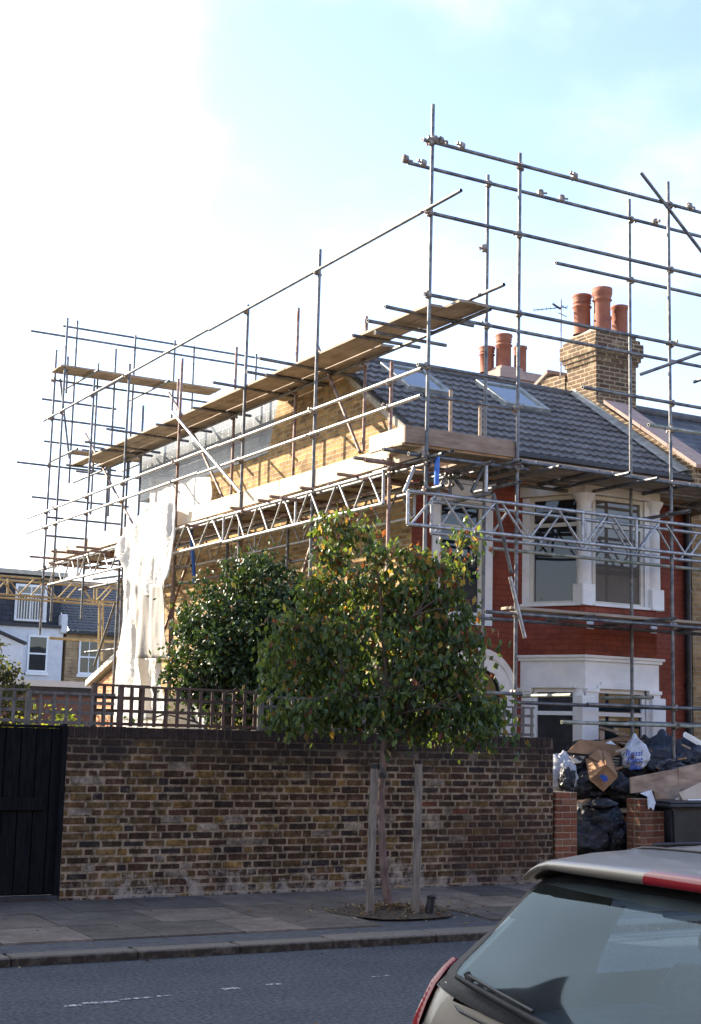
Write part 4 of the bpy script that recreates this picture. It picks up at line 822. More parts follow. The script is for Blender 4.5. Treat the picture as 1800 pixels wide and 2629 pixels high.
# toe boards on edge
def toe(a,b,z,h=.225,t=.04,mt='toe'):
    m=MB(); m.box((min(a[0],b[0]),min(a[1],b[1]),z),(max(a[0],b[0])+(t if abs(a[0]-b[0])<.01 else 0),max(a[1],b[1])+(t if abs(a[1]-b[1])<.01 else 0),z+h),None,.004); m.build('toe_board',M[mt],sc)
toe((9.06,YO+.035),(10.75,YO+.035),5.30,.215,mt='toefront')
y=14.72
while y<29.3: e=min(y+3.9,29.4); toe((XO+.028,y+.01),(XO+.028,e-.005),5.165,.25); y=e
toe((9.07,14.72),(9.07,15.6),5.30,.215)
# ---- couplers at the joints: small forged clamps with a bolt
cm=MB(); cm.box((-.034,-.03,-.035),(.034,.03,.035),None,.012); cm.tube((.03,.0,0),(.075,.02,.01),.010,6); cm.tube((-.02,-.03,0),(-.03,-.07,.0),.009,6); cm.box((.062,.008,-.014),(.086,.032,.014))
cme=cm.mesh('coupler',M['coupler']); cnt=0
cp=[]
for (x,y,zb,zt) in verts:
    for a,b in rails:
        if abs(a.z-b.z)>.02: continue
        z=a.z
        if not(zb<z<zt): continue
        if abs(a.x-b.x)<.01 and abs(a.x-x)<.1 and min(a.y,b.y)<=y<=max(a.y,b.y): cp.append(((a.x+x)/2,y,z))
        elif abs(a.y-b.y)<.01 and abs(a.y-y)<.1 and min(a.x,b.x)<=x<=max(a.x,b.x): cp.append((x,(a.y+y)/2,z))
cp=[c for c in cp if c[2]>1.7][:88]
def coupler(c,s=1.15):
    q=bpy.data.objects.new('coupler',cme); C.objects.link(q); q.parent=sc; q.matrix_parent_inverse=Matrix.Translation(-sc.location)
    q.location=c; q.rotation_euler=(rnd.uniform(-.4,.4),rnd.uniform(-.4,.4),rnd.choice((0,1.57,3.14,4.7))+rnd.uniform(-.3,.3)); q.scale=(s,s,s*1.2)
for c in cp: coupler(c)
# odd loose couplers left on the top rails
for x_,y_,z_ in [(P(q,y=YO-o).x,YO-o,9.22) for q in (zC(230,340),zC(262,350),zC(368,385),zC(945,515),zC(1530,665))]+[(P(q,y=YI-o).x,YI-o,9.24) for q in (zC(82,415),zC(172,450),zC(770,600),zC(878,630),zC(1355,755))]: coupler((x_,y_,z_),1.25)
c=P(zC(485,870),y=YI); coupler(tuple(c),1.2)
# ------------------------------------------------------------------ SHEETING
def hang(name,rows,x,label,mt,amp=.05,seed=1,cols=44,sub=6,lobes=6):
    """cloth from a list of (S-y, S-left, S-right); laid on plane x, with vertical folds of real depth"""
    pts=[]
    for (yy,l,r) in rows:
        a=P((l,yy),x=x); b=P((r,yy),x=x); pts.append((a,b))
    fine=[]
    for i in range(len(pts)-1):
        for j in range(sub): t=j/sub; fine.append((pts[i][0].lerp(pts[i+1][0],t),pts[i][1].lerp(pts[i+1][1],t)))
    fine.append(pts[-1]); vs=[];n=cols
    for i,(a,b) in enumerate(fine):
        for j in range(n):
            t=j/(n-1); p=a.lerp(b,t)
            q=noise.noise(Vector((p.y*3.2+seed*7,p.z*.55,seed))); q2=noise.noise(Vector((p.y*9,p.z*1.8+3,seed*3)))
            e=noise.noise(Vector((p.z*4,seed*9,j//(n-1))))*.03*(1 if j in(0,n-1) else 0)
            q3=1-abs(noise.noise(Vector((p.y*3.4+p.z*1.1,p.z*.9-p.y*.5,seed*5.))))*2; q4=1-abs(noise.noise(Vector((p.y*6-p.z*3.2,p.z*2.6+p.y*1.2,seed*2.))))*2
            vs.append(Vector((p.x+amp*2.2*q+amp*.7*q2-amp*.38*q3-amp*.14*q4,p.y+e+.02*q2,p.z+.01*q)))
    m=MB(); R_=len(fine); m.add(vs,[(i*n+j,i*n+j+1,(i+1)*n+j+1,(i+1)*n+j) for i in range(R_-1) for j in range(n-1)],None,True)
    o=m.build(name,M[mt]); tag(o,label,'plastic sheet','sheeting hung on the side scaffold'); md=o.modifiers.new('s','SOLIDIFY'); md.thickness=.006; return o
hang('plastic_sheet',((1290,385,452),(1345,343,448),(1380,318,447),(1418,304,443),(1440,318,441),(1480,322,437),(1510,340,425),(1530,362,412)),9.15,'white translucent sheet bunched over the top rail, rounded hem','sheet',.06,1)
hang('plastic_sheet',((1430,318,362),(1520,322,356),(1600,318,356),(1690,310,356),(1780,303,372),(1850,300,380)),9.2,'long white plastic strip hanging to the trellis','sheet',.05,2)
hang('debris_fabric',((1500,350,415),(1560,350,421),(1620,352,428),(1690,358,433)),9.10,'grey beige debris fabric panel hanging straight beside the white strip','fabric',.035,3)
hang('plastic_sheet',((1690,352,420),(1740,348,415),(1800,360,424),(1850,345,440)),9.35,'crumpled white plastic at the foot behind the trellis','sheet',.07,4)
hang('plastic_sheet',((1225,385,545),(1275,386,548),(1310,390,540),(1350,400,500)),10.22,'white membrane wrapped on the wall below the hung slates','sheet',.02,5,40)
hang('plastic_sheet',((1788,296,470),(1815,296,520),(1850,296,545),(1880,296,520)),9.75,'white sheet laid along the wall foot, seen through the dark brown trellis','sheet',.04,6)
# low white awning/roof piece behind trellis
# ------------------------------------------------------------------ TREES
def limbs(m,base,top,r0,n,rr,crown,spread=1.,depth=3):
    """trunk and branching limbs; returns twig points"""
    tips=[]
    def grow(p,d,r,ln,k):
        q=p; 
        for i in range(4):
            nd_=(d+Vector((rr.gauss(0,.14),rr.gauss(0,.14),rr.gauss(0,.08)))).normalized(); e=q+nd_*ln/4; m.tube(q,e,r*(1-i*.13),6,r*(1-(i+1)*.13)); q=e; d=nd_
            if k<depth: tips.append(q)
        if k>0:
            for j in range(3 if k>1 else 3):
                a=rr.uniform(0,6.28); s=rr.uniform(.45,.9)*spread; t=d.orthogonal().normalized(); u=d.cross(t); grow(q,(d+ (t*math.cos(a)+u*math.sin(a))*s).normalized(),r*.55,ln*rr.uniform(.6,.8),k-1)
    for i in range(n):
        a=2*math.pi*i/n+rr.uniform(-.3,.3); grow(top-Vector((0,0,rr.uniform(0,.35))),Vector((math.cos(a)*.75*spread,math.sin(a)*.75*spread,rr.uniform(.5,1.1))).normalized(),r0*.5,crown,depth-1)
    grow(top,Vector((.02,.0,1)),r0*.75,crown*1.3,depth-1)
    return tips
def crown(m,clumps,nleaf,size,cols,rr,droop=.4,tipcols=None,hollow=.55):
    tot=sum(c[3]*c[4]*c[5] for c in clumps)
    for (x,y,z,rx_,ry_,rz_) in clumps:
        k=int(nleaf*rx_*ry_*rz_/tot) if False else int(nleaf*(rx_*rz_)/sum(c[3]*c[5] for c in clumps))
        sub=[]
        for _ in range(max(5,k//38)):      # twig clusters inside each clump
            v=Vector((rr.gauss(0,1),rr.gauss(0,1),rr.gauss(0,1))).normalized()*(rr.uniform(hollow,1.08)**1.0); sub.append(Vector((x+v.x*rx_,y+v.y*ry_,z+v.z*rz_)))
        for i in range(k):
            s=rr.choice(sub); tw=rr.uniform(.03,.125); p=s+Vector((rr.gauss(0,tw),rr.gauss(0,tw),rr.gauss(0,tw*.9)-.03))
            hh=p.z
            c=rr.choice(cols)
            if tipcols and rr.random()<tipcols[1]*(.25+max(0,(hh-tipcols[2])*tipcols[3])): c=rr.choice(tipcols[0])
            g=rr.uniform(.65,1.35); leafquad(m,p,size*rr.uniform(.65,1.2),tuple(q*g for q in c),rr,droop)
# street tree
tb=Vector((7.42,12.2,.1)); rt_=random.Random(5)
st=empty('street_tree',tb,'young street tree with drooping green and russet leaves on a thin straight trunk','tree')
m=MB(); pts=[tb+Vector((.05,0,0)),tb+Vector((-.0,0,.12)),tb+Vector((-.06,0,.45)),tb+Vector((-.10,0,.95)),tb+Vector((-.09,0,1.35)),tb+Vector((-.06,0,1.75)),tb+Vector((-.05,0,2.05)),tb+Vector((-.14,0,2.9)),tb+Vector((-.22,0,3.5))]
m.path(pts,[.060,.044,.037,.034,.033,.035,.030,.022,.010],10); m.build('trunk',M['bark'],st)
m=MB(); limbs(m,tb,pts[5],.05,6,rt_,.55,1.0,3); m.build('branches',M['darkbark'],st)
cr=Vector((math.cos(YAW),-math.sin(YAW),0))      # rightwards as seen from the pavement
fwd=Vector((math.sin(YAW),math.cos(YAW),0))
def cl(base,u,z,a,b,f=0.,ry=None): p=base+cr*u+fwd*f; return (p.x,p.y,z,a,ry or a,b)
B_=Vector((7.36,12.2,0))
clumps=[cl(B_,-.75,2.25,.55,.40,.1),cl(B_,-.95,2.62,.38,.38,.1),cl(B_,-.1,2.42,.62,.46,0),cl(B_,.42,2.32,.50,.44,0),cl(B_,.82,2.06,.34,.26,.1),cl(B_,.58,2.66,.30,.34,0),
 cl(B_,-.34,2.98,.54,.44,0),cl(B_,.22,2.98,.44,.42,.1),cl(B_,-.66,3.30,.22,.36,0),cl(B_,-.56,3.70,.16,.30,.1),cl(B_,.05,3.42,.44,.26,0),cl(B_,.48,3.36,.24,.26,0),cl(B_,.74,3.72,.07,.26,0),cl(B_,.62,3.05,.20,.22,-.1),
 cl(B_,-.2,2.0,.56,.22,-.2),cl(B_,.45,1.98,.46,.24,.2),cl(B_,-.85,1.98,.26,.20,0),cl(B_,1.06,1.93,.20,.17,0),cl(B_,.86,2.78,.09,.11,0),cl(B_,-.30,3.78,.14,.14,0),cl(B_,.86,2.40,.14,.12,0)]
green=[(.050,.092,.030),(.075,.12,.036),(.042,.075,.03),(.095,.14,.045),(.055,.09,.042)]
rus=[(.16,.065,.035),(.20,.12,.045),(.24,.17,.05),(.14,.05,.03),(.16,.16,.045),(.12,.16,.045),(.10,.15,.04)]
m=MB(); crown(m,clumps,12500,.088,green,rt_,.75,(rus,.40,2.2,.45)); m.build('crown',M['leaf'],st)
# denser tree in the side garden
g0=P(zF(1400,1150),y=16.2); t2=Vector((7.55,16.3,.1)); gt=empty('garden_tree',t2,'dense dark green rounded tree behind the trellis, left of the street tree','tree')
r2=random.Random(9); m=MB(); m.path([t2,t2+Vector((0,0,1.2)),t2+Vector((.03,0,1.9))],[.09,.075,.06],8); m.build('trunk',M['darkbark'],gt)
m=MB(); limbs(m,t2,t2+Vector((0,0,1.6)),.055,5,r2,.55,1.0,3); m.build('branches',M['darkbark'],gt)
G_=Vector((7.62,16.3,0))+cr*.44
cl2=[cl(G_,-.55,2.75,.66,.62),cl(G_,.1,2.9,.75,.72),cl(G_,-.15,3.45,.62,.48),cl(G_,.42,3.3,.6,.5),cl(G_,-.75,3.15,.42,.42),cl(G_,.7,2.6,.6,.6),cl(G_,-.95,2.55,.32,.42),cl(G_,-.35,2.2,.5,.34),cl(G_,.35,2.1,.7,.4),cl(G_,-.2,3.8,.36,.22),cl(G_,-.9,2.2,.22,.16),cl(G_,.1,1.7,.5,.3),cl(G_,-.1,2.8,.45,.5),cl(G_,-.6,2.45,.4,.4),cl(G_,.9,3.1,.4,.5),cl(G_,1.1,2.2,.5,.5)]
dg=[(.022,.048,.016),(.030,.062,.019),(.020,.040,.016),(.040,.076,.024),(.050,.088,.028)]
m=MB(); crown(m,cl2,24000,.085,dg,r2,.25,([(.10,.10,.04),(.14,.07,.03),(.08,.12,.04)],.12,2.5,.3)); m.build('crown',M['darkleaf'],gt)
def bush(name,base,cls,nl,size,cols,label,seed,cat='bush'):
    r=random.Random(seed); b=empty(name,base,label,cat); m=MB()
    for i in range(7):
        a=r.uniform(0,6.28); x,y,z,rx_,ry_,rz_=cls[i%len(cls)]; m.path([base,Vector((base.x*.5+x*.5,base.y*.5+y*.5,z*.5)),Vector((x,y,z))],[.05,.03,.012],5)
    m.build('stems',M['darkbark'],b); m=MB(); crown(m,cls,nl,size,cols,r,.1); m.build('crown',M['leaf'],b)
b0=Vector((8.6,30.5,0)); W_=Vector((8.55,30.5,0))
bush('garden_bush',b0,[cl(W_,-.9,2.2,.9,.9),cl(W_,-.3,2.9,.9,.7),cl(W_,.2,2.5,.7,.6),cl(W_,.25,2.1,.7,.7),cl(W_,-.6,3.0,.55,.4),cl(W_,.5,1.7,.5,.5),cl(W_,-1.6,2.2,.8,.9)],6500,.12,[(.06,.07,.03),(.045,.06,.025),(.085,.08,.045),(.03,.045,.02)],'loose olive green bush at the left edge behind the trellis',21)
yb=Vector((5.85,18.2,0)); bush('yellow_shrub',yb,[cl(yb,0,1.75,.3,.28),cl(yb,.4,1.8,.26,.22),cl(yb,-.6,1.7,.25,.2),cl(yb,.75,1.72,.2,.18)],700,.07,[(.18,.20,.035),(.13,.17,.035),(.08,.13,.03)],'yellow green shrub lit by the sun behind the left trellis',22)
sb=Vector((5.35,14.15,0)); bush('small_fern',sb,[cl(sb,0,1.75,.06,.09),cl(sb,0,1.5,.1,.2)],90,.07,[(.06,.13,.04),(.08,.16,.05)],'small green plant behind the trellis near the wall corner',23,'plant')
bt=Vector((24.3,66,0)); bush('distant_tree',bt,[cl(bt,0,7.6,1.9,1.5),cl(bt,1.6,8.0,1.8,1.5),cl(bt,-1.2,6.8,1.4,1.1)],3200,.26,[(.05,.08,.03),(.08,.10,.04)],'distant tree top showing between scaffold tubes and the white sheet',24,'tree')
yp=Vector((9.2,17.2,0)); bush('shrub_with_sun_screen',yp,[cl(yp,-1.1,1.85,.35,.3),cl(yp,-.3,1.8,.4,.3),cl(yp,.3,1.9,.3,.3),cl(yp,-.1,2.45,.45,.45),cl(yp,.2,2.95,.42,.4)],3200,.085,[(.04,.08,.03),(.2,.2,.06)],'shrub seen through the trellis, with taller hidden clumps added to block sun',25)  # last two tall clumps added out of sight to keep sun off the gateway
# stakes and tie
def stake(x,y,zt,label,lean):
    m=MB(); z=.1; pts=[]
    for i in range(6): t=i/5; pts.append(Vector((x+lean*t+rnd.uniform(-.003,.003),y,z+(zt-z)*t)))
    m.path(pts,[.041,.039,.039,.040,.038,.037],10); m.tube(pts[-1]-Vector((0,0,.01)),pts[-1]+Vector((0,0,.004)),.037,10,.03); tag(m.build('tree_stake',M['stake']),label,'stake','stakes beside the street tree')
stake(7.06,11.93,1.50,'round timber stake left of the tree trunk, carrying the black strap',.02); stake(7.52,11.86,1.50,'round timber stake right of the tree trunk, bare top',.01)
m=MB(); m.tube((7.08,11.93,1.455),(7.08,11.93,1.50),.043,12); a=Vector((7.10,11.93,1.475)); b=Vector((7.33,12.13,1.38)); d=b-a
m.prism([a+Vector((0,-.055,-.02)),b+Vector((0,-.02,-.02)),b+Vector((0,-.02,.025)),a+Vector((0,-.055,.025))],(0,.008,0)); m.tube((7.33,12.2,1.36),(7.33,12.2,1.41),.040,12)
tag(m.build('tree_tie',M['rubber']),'black rubber strap tying the left stake to the tree trunk','strap')
m=MB(); m.tube((7.64,11.82,.09),(7.66,11.80,.27),.038,12,.038); m.lathe((7.66,11.80,.262),[(.038,0),(.044,0),(.044,.02),(.030,.02),(.030,-.03)],12); tag(m.build('watering_tube',M['black']),'short black plastic watering tube at the foot of the right stake','pipe')
# ------------------------------------------------------------------ RUBBISH IN THE FRONT YARD
def bag(c,r,label,mt='binbag',seed=1,sq=(1,1,1),knot=True,group='rubbish bags piled in the front yard',crs=.24,name='rubbish_bag'):
    bm=bmesh.new(); bmesh.ops.create_icosphere(bm,subdivisions=4,radius=1)
    for v in bm.verts:
        p=v.co.copy(); k=noise.noise(p*1.3+Vector((seed*5.1,0,0)))*.28; 
        rd=1-abs(noise.noise(p*2.8+Vector((0,seed*3.3,0))))*crs*1.6+noise.noise(p*7+Vector((seed,seed,0)))*.05
        crease=abs(noise.noise(Vector((p.x*5,p.y*5,p.z*1.6))+Vector((seed*2,1,seed))))
        q=p*(rd+k-crease*.17)
        if p.z<-.3: q.z*=.7
        if knot and p.z>.75: q=Vector((p.x*.35,p.y*.35,p.z*1.2+.0))
        v.co=Vector((q.x*sq[0],q.y*sq[1],q.z*sq[2]))*r
    m=MB(); m.bm(bm,None,True); m.v=[tuple(Vector(v)+Vector(c)) for v in m.v]; o=m.build(name,M[mt]); return tag(o,label,'bag',group)
def hp(x,y,Y): return P(zH(x,y),y=Y)
bag(hp(660,950,14.3),.36,'big black bag filling the gateway between the piers, upper one','binbag',1,(1.15,.9,.8),False)
bag(hp(560,1090,14.25),.34,'black bag at the foot of the gateway, left','binbag',2,(1.,.9,.9),False)
bag(hp(790,1080,14.25),.34,'black bag at the foot of the gateway, right','binbag',3,(1.,.9,.9),False)
bag(hp(520,600,14.5),.27,'black bag under the open cardboard box','binbag',4,(1.4,1,.8),False)
bag(hp(420,430,14.7),.19,'small black bag between the grey sack and the box','binbag',5,(1.1,1,1))
bag(hp(860,640,14.4),.20,'wrinkled black bag above the right gate pier','binbag',6,(1.1,1,1))
bag(hp(330,520,14.2),.23,'torn grey and white sack on the left gate pier','greybag',7,(.85,1,1.5),False)
bag(hp(380,560,14.05),.15,'black liner spilling from the grey sack','binbag',17,(.9,.8,1.5),False)
bag(hp(1010,470,14.9),.26,'black bag under the lettered white bag','binbag',8,(1.5,1,.7),False)
bag(hp(1240,330,15.1),.33,'blue black bag right of the white bag','binbag_blue',9,(1.1,1,.95))
bag(hp(1450,330,15.0),.30,'blue black bag with gathered top at the right edge','binbag_blue',10,(1.1,1,.8))
bag(hp(1180,430,14.7),.22,'flattened black bag above the plywood sheet','binbag',11,(1.7,1,.7),False)
bag(hp(700,760,14.15),.14,'small glossy black bag with white scrap on the gateway heap','binbag',12,(1.6,1,.6),False)
bag(hp(640,480,15.3),.5,'large black bag at the back of the heap','binbag',13,(1.4,1,.9),False)
bag(hp(1400,620,15.2),.5,'large black bag behind the plywood','binbag',14,(1.6,1,.9),False)
wb=bag(hp(990,330,14.6),.22,'white rubble bag with blue handwriting and twisted neck','whitebag',15,(.85,.8,1.15),True)
def text(s,loc,size,rot,mt,parent,name='lettering'):
    cu=bpy.data.curves.new(name,'FONT'); cu.body=s; cu.size=size; cu.extrude=.002; cu.align_x='CENTER'; cu.shear=.25; cu.space_line=.85; cu.offset=.002
    t=bpy.data.objects.new('tmp',cu); C.objects.link(t); dg_=bpy.context.evaluated_depsgraph_get(); me=bpy.data.meshes.new_from_object(t.evaluated_get(dg_)); bpy.data.objects.remove(t); me.materials.clear(); me.materials.append(mt)
    o=bpy.data.objects.new(name,me); C.objects.link(o); o.location=loc; o.rotation_euler=rot
    if parent: o.parent=parent
    return o
tp=hp(965,345,14.6-.195); text('Rossi\nPaint\nBits',tp+Vector((0,-.035,.035)),.10,(R(82),R(-4),R(-32)),M['blue_ink'],wb)
# open cardboard box on its corner
bx=empty('cardboard_box',hp(700,480,14.25),'open brown cardboard box tipped on its corner with a blue mark','box')
def flap(e,pts,mt='cardboard',name='flap',t=.008):
    m=MB(); p=[hp(*q) for q in pts]; n=(p[1]-p[0]).cross(p[2]-p[0]).normalized(); m.prism(p,n*t); return m.build(name,M[mt],e)
flap(bx,((580,540,14.15),(725,405,14.1),(835,515,14.3),(705,645,14.25)),name='side')
flap(bx,((725,405,14.1),(835,515,14.3),(760,300,14.75),(695,265,14.65)),name='side')
flap(bx,((725,405,14.1),(580,540,14.15),(540,345,14.6),(640,330,14.7)),name='side')
flap(bx,((570,325,14.55),(655,262,14.6),(700,275,14.62),(735,400,14.2),(700,395,14.2)),name='flap')
flap(bx,((590,535,14.3),(705,640,14.35),(700,420,14.7),(560,400,14.7)),name='base')
flap(bx,((680,490,14.05),(735,500,14.08),(748,540,14.12),(715,560,14.1),(678,520,14.07)),'blue_ink','printed_mark',.002)
def sheet(pts,label,mt,name,cat,t=.012,group=None):
    m=MB(); p=[hp(*q) for q in pts]; n=(p[1]-p[0]).cross(p[2]-p[0]).normalized(); m.prism(p,n*t); return tag(m.build(name,M[mt]),label,cat,group)
sheet(((375,285,14.5),(490,172,14.7),(930,205,15.2),(880,300,14.9),(780,330,14.8)),'large flat cardboard sheet lying over the heap above the box','cardboard','cardboard_sheet','cardboard',.01)
sheet(((690,185,15.0),(870,140,15.5),(1150,160,15.6),(1080,185,15.1),(900,180,15.0)),'thin brown cardboard lid on top of the heap','cardboard','cardboard_sheet','cardboard',.012)
sheet(((665,70,15.3),(690,58,15.3),(960,130,15.5),(930,140,15.45)),'tilted plank edge sticking up before the bay window','osb','timber_offcut','timber',.02)
sheet(((668,80,15.35),(715,95,15.35),(715,180,15.3),(680,185,15.3)),'short upright board end in front of the bay window','osb','timber_offcut','timber',.02)
sheet(((725,205,14.6),(770,180,14.65),(820,220,14.6)),'small white paper scrap on the cardboard sheet','whitebag','paper_scrap','scrap',.006)
sheet(((830,195,14.9),(1150,215,15.4),(1130,250,15.3),(900,215,14.9)),'pale flat offcut lying under the thin lid','osb','timber_offcut','timber',.02)
sheet(((390,320,14.6),(545,320,14.7),(500,380,14.5),(440,385,14.45)),'grey board piece beside the grey sack','beige','board_offcut','timber',.01)
for i in range(6):
    sheet(((780+i*4,330+i*26,14.75),(850-i*2,338+i*26,14.8),(850-i*2,352+i*26,14.8),(785+i*4,342+i*26,14.75)),'pale folded slats stacked right of the open box','beige','board_offcut','timber',.03,'folded slats beside the open box')
sheet(((950,515,14.15),(1480,415,14.3),(1400,690,14.2),(1390,760,14.15),(1190,760,14.15),(1165,640,14.13),(955,660,14.12)),'long stained plywood board leaning in the yard behind the right pier','osb','plywood_board','board',.02)
sheet(((1390,425,14.25),(1600,380,14.35),(1600,690,14.2),(1390,620,14.2)),'lighter plywood board at the right edge behind the wheelie bin','osb','plywood_board','board',.02)
sheet(((1390,655,13.95),(1600,555,14.05),(1600,745,13.95),(1445,748,13.92)),'beige board end leaning on the wheelie bin lid','beige','board_offcut','board',.02)
sheet(((1320,745,13.98),(1390,695,14.0),(1405,712,14.0),(1345,755,13.98)),'white strip of trim on the bin lid edge','white','trim_offcut','trim',.012)
sheet(((1475,715,13.85),(1600,712,13.87),(1600,752,13.85),(1480,752,13.83)),'white flat board lying along the bin lid','white','trim_offcut','trim',.012)
sheet(((1440,120,14.6),(1460,110,14.6),(1640,210,14.9),(1640,270,14.9),(1435,150,14.6)),'bright white plastic panel sticking out of the bags at the right','white','plastic_strip','strip',.02)
sheet(((1035,660,13.6),(1140,630,13.64),(1180,745,13.62),(1160,815,13.6),(1135,785,13.6),(1112,808,13.6),(1105,690,13.6)),'torn white paper hanging over the right gate pier','whitebag','paper_scrap','scrap',.006)
sheet(((465,722,14.0),(555,716,14.05),(500,748,14.0)),'yellow scrap of packaging by the left gate pier','rawwood','packaging_scrap','scrap',.006)
m=MB(); p=[hp(1285,98,14.9),hp(1330,120,14.9),hp(1362,165,14.9),hp(1370,210,14.9),hp(1350,240,14.9)]; m.path(p,.008,6); tag(m.build('cable_offcut',M['pot']),'thin orange cable looping above the blue black bags','cable')
m=MB(); p=[hp(470,745,13.9),hp(475,790,13.9),hp(445,850,13.75),hp(438,850,13.7)]; m.path(p,.008,6); tag(m.build('cable_offcut',M['beige']),'pale cord dangling beside the left gate pier','cable')
rd=random.Random(44)
for i in range(16):
    q=hp(rd.uniform(430,1500),rd.choice((rd.uniform(230,300),rd.uniform(330,470),rd.uniform(430,560))),rd.uniform(14.45,15.0)); m=MB(); l_=rd.uniform(.10,.34); wd=rd.uniform(.02,.07)
    bm=bmesh.new(); bmesh.ops.create_cube(bm,size=1)
    from mathutils import Euler
    e_=Euler((rd.uniform(-.6,.6),rd.uniform(-.6,.6),rd.uniform(0,3.1))).to_matrix()
    for v in bm.verts: v.co=e_@Vector((v.co.x*l_,v.co.y*wd,v.co.z*.014))+q
    m.bm(bm); tag(m.build('debris_piece',M[rd.choice(('osb','cardboard','beige','rawwood','whitebag'))]),'small broken strip of wood or card lying among the rubbish bags','debris','broken strips scattered over the rubbish heap')
bag(hp(1080,250,15.2),.17,'small black bag squeezed behind the white lettered bag','binbag',21,(1.1,1,.9))
bag(hp(600,330,15.1),.17,'small black bag half hidden behind the tipped box','binbag',22,(1.2,1,.9))
bag(hp(1330,440,14.6),.16,'small wrinkled black bag resting on the plywood board edge','binbag',23,(1.4,1,.7),False)
# wheelie bin
wbn=empty('wheelie_bin',(12.7,14.25,.1),'black wheelie bin with scuffed lid beside the darker gate pier','bin')
m=MB(); bm=bmesh.new(); bmesh.ops.create_cube(bm,size=1)
for v in bm.verts: s=1 if v.co.z>0 else .8; v.co=Vector((12.72+v.co.x*.98*s,13.85+v.co.y*.60*s,.56+v.co.z*.84))
bmesh.ops.bevel(bm,geom=bm.edges[:],offset=.03,segments=2,affect='EDGES'); m.bm(bm); m.build('body',M['bin'],wbn)
m=MB(); m.box((12.17,13.50,.985),(13.27,14.20,1.03),None,.015); m.box((12.20,13.53,1.031),(13.24,14.17,1.06),None,.01); m.build('lid',M['bin'],wbn)
m=MB(); m.tube((12.3,14.22,.97),(13.1,14.22,.97),.018,8); m.build('handle',M['bin'],wbn)
for x in (12.35,13.1): m=MB(); m.tube((x-.03,14.16,.2),(x+.03,14.16,.2),.10,16); m.build('wheel',M['rubber'],wbn)
# ------------------------------------------------------------------ THE CAR (parked, tail towards the left)
car=empty('parked_car',(4.3,2.78,0),'champagne grey hatchback parked in front of the viewer, tail window and red lamps showing','car')
CX,CY=2.28,2.78
def itp(t,x):
    for i in range(len(t)-1):
        if x<=t[i+1][0]:
            f=(x-t[i][0])/(t[i+1][0]-t[i][0]); f=max(0,f); return t[i][1]+(t[i+1][1]-t[i][1])*f
    return t[-1][1]
Wt=[(.20,.78),(.35,.87),(.55,.895),(.8,.905),(.95,.908),(1.05,.900),(1.10,.890),(1.18,.860),(1.26,.825),(1.33,.81),(1.38,.785),(1.42,.73),(1.45,.65),(1.475,.52),(1.492,.28)]
Et=[(.20,.12),(.35,.02),(.55,.0),(.8,.01),(.95,.03),(1.05,.08),(1.10,.12),(1.18,.20),(1.26,.28),(1.33,.35),(1.38,.42),(1.42,.52),(1.45,.66),(1.475,.9),(1.492,1.2)]
Ft=[(.20,3.85),(.35,3.98),(.55,4.02),(.72,3.98),(.82,3.75),(.90,3.35),(.96,2.95),(1.05,2.80),(1.10,2.70),(1.18,2.54),(1.26,2.38),(1.33,2.22),(1.38,2.1),(1.42,1.96),(1.45,1.8),(1.475,1.6),(1.492,1.4)]
def W(z): return itp(Wt,z)
def rearx(y,z): u=min(1,abs(y)/W(z)); return itp(Et,z)-.10*(1-u*u)
def surf(y,z,out=0.):      # point on the tail surface
    d=Vector((-1,0,.55 if 1.05<z<1.4 else .1)).normalized(); w_=W(z)
    u=min(1.,abs(y)/w_); x=rearx(y,z); 
    k=max(0,(u-.84)/.16); x+=.07*k*k; d=(d+Vector((0,math.copysign(.9*k+.15*u,y),0))).normalized()
    return Vector((CX+x,CY+y,z))+d*out
zs=[.20,.28,.35,.45,.55,.68,.8,.88,.95,1.0,1.05,1.10,1.14,1.18,1.22,1.26,1.30,1.33,1.355,1.38,1.40,1.42,1.435,1.45,1.463,1.475,1.492]
NR,NS=14,30
sh_v=[];rows=len(zs)
for z in zs:
    half=[]; w_=W(z); f=itp(Ft,z)
    for i in range(NR+1): y=w_*(1-(1-i/NR)**1.35)*1.0; p=surf(y,z); half.append((p.x-CX,y))
    x0=half[-1][0]; fr=.30 if z<1 else .18
    for i in range(1,NS+1): x=x0+(f-fr-x0)*i/NS; half.append((x,w_*(1-.05*max(0,(x-2.6)/1.4)**2)))
    for i in range(1,7): t=math.pi/2*i/6; half.append((f-fr+fr*math.sin(t),(half[NR+NS][1]-fr*1.2)+fr*1.2*math.cos(t)))
    half.append((f+.05,0)); sh_v.append(half)
n=len(sh_v[0]); V=[];body=[];side=[];
for r_ in range(rows):
    full=[Vector((CX+x,CY+y,zs[r_])) for x,y in sh_v[r_]]+[Vector((CX+x,CY-y,zs[r_])) for x,y in reversed(sh_v[r_][1:-1])]; V.append(full)
N_=len(V[0]); shell=MB(); sg=MB(); ws=MB(); flat=[p for row in V for p in row]; fb=[];fg=[];fw_=[]
for r_ in range(rows-1):
    for i in range(N_):
        q=(r_*N_+i,r_*N_+(i+1)%N_,(r_+1)*N_+(i+1)%N_,(r_+1)*N_+i); c=sum((flat[j] for j in q),Vector())/4; x=c.x-CX; y=abs(c.y-CY); z=c.z
        j=i if i<n else N_-i
        if j<=NR and 1.06<z<1.345 and y<.70 and x<.6: continue
        if NR<j<NR+NS and 1.05<z<1.345 and .75<x and not(1.62<x<1.72) and x<itp(Ft,z)-.42: fg.append(q); continue
        if j>NR+NS+1 and 1.0<z<1.38: fw_.append(q); continue
        if z<.62 and y>.5 and (abs(x-.72)<.34 and (x-.72)**2+(z-.3)**2<.34**2 or (x-3.2)**2+(z-.3)**2<.34**2): continue
        fb.append(q)
shell.add(flat,fb+[list(range((rows-1)*N_,rows*N_))],None,True); o_=shell.build('body',M['car'],car)
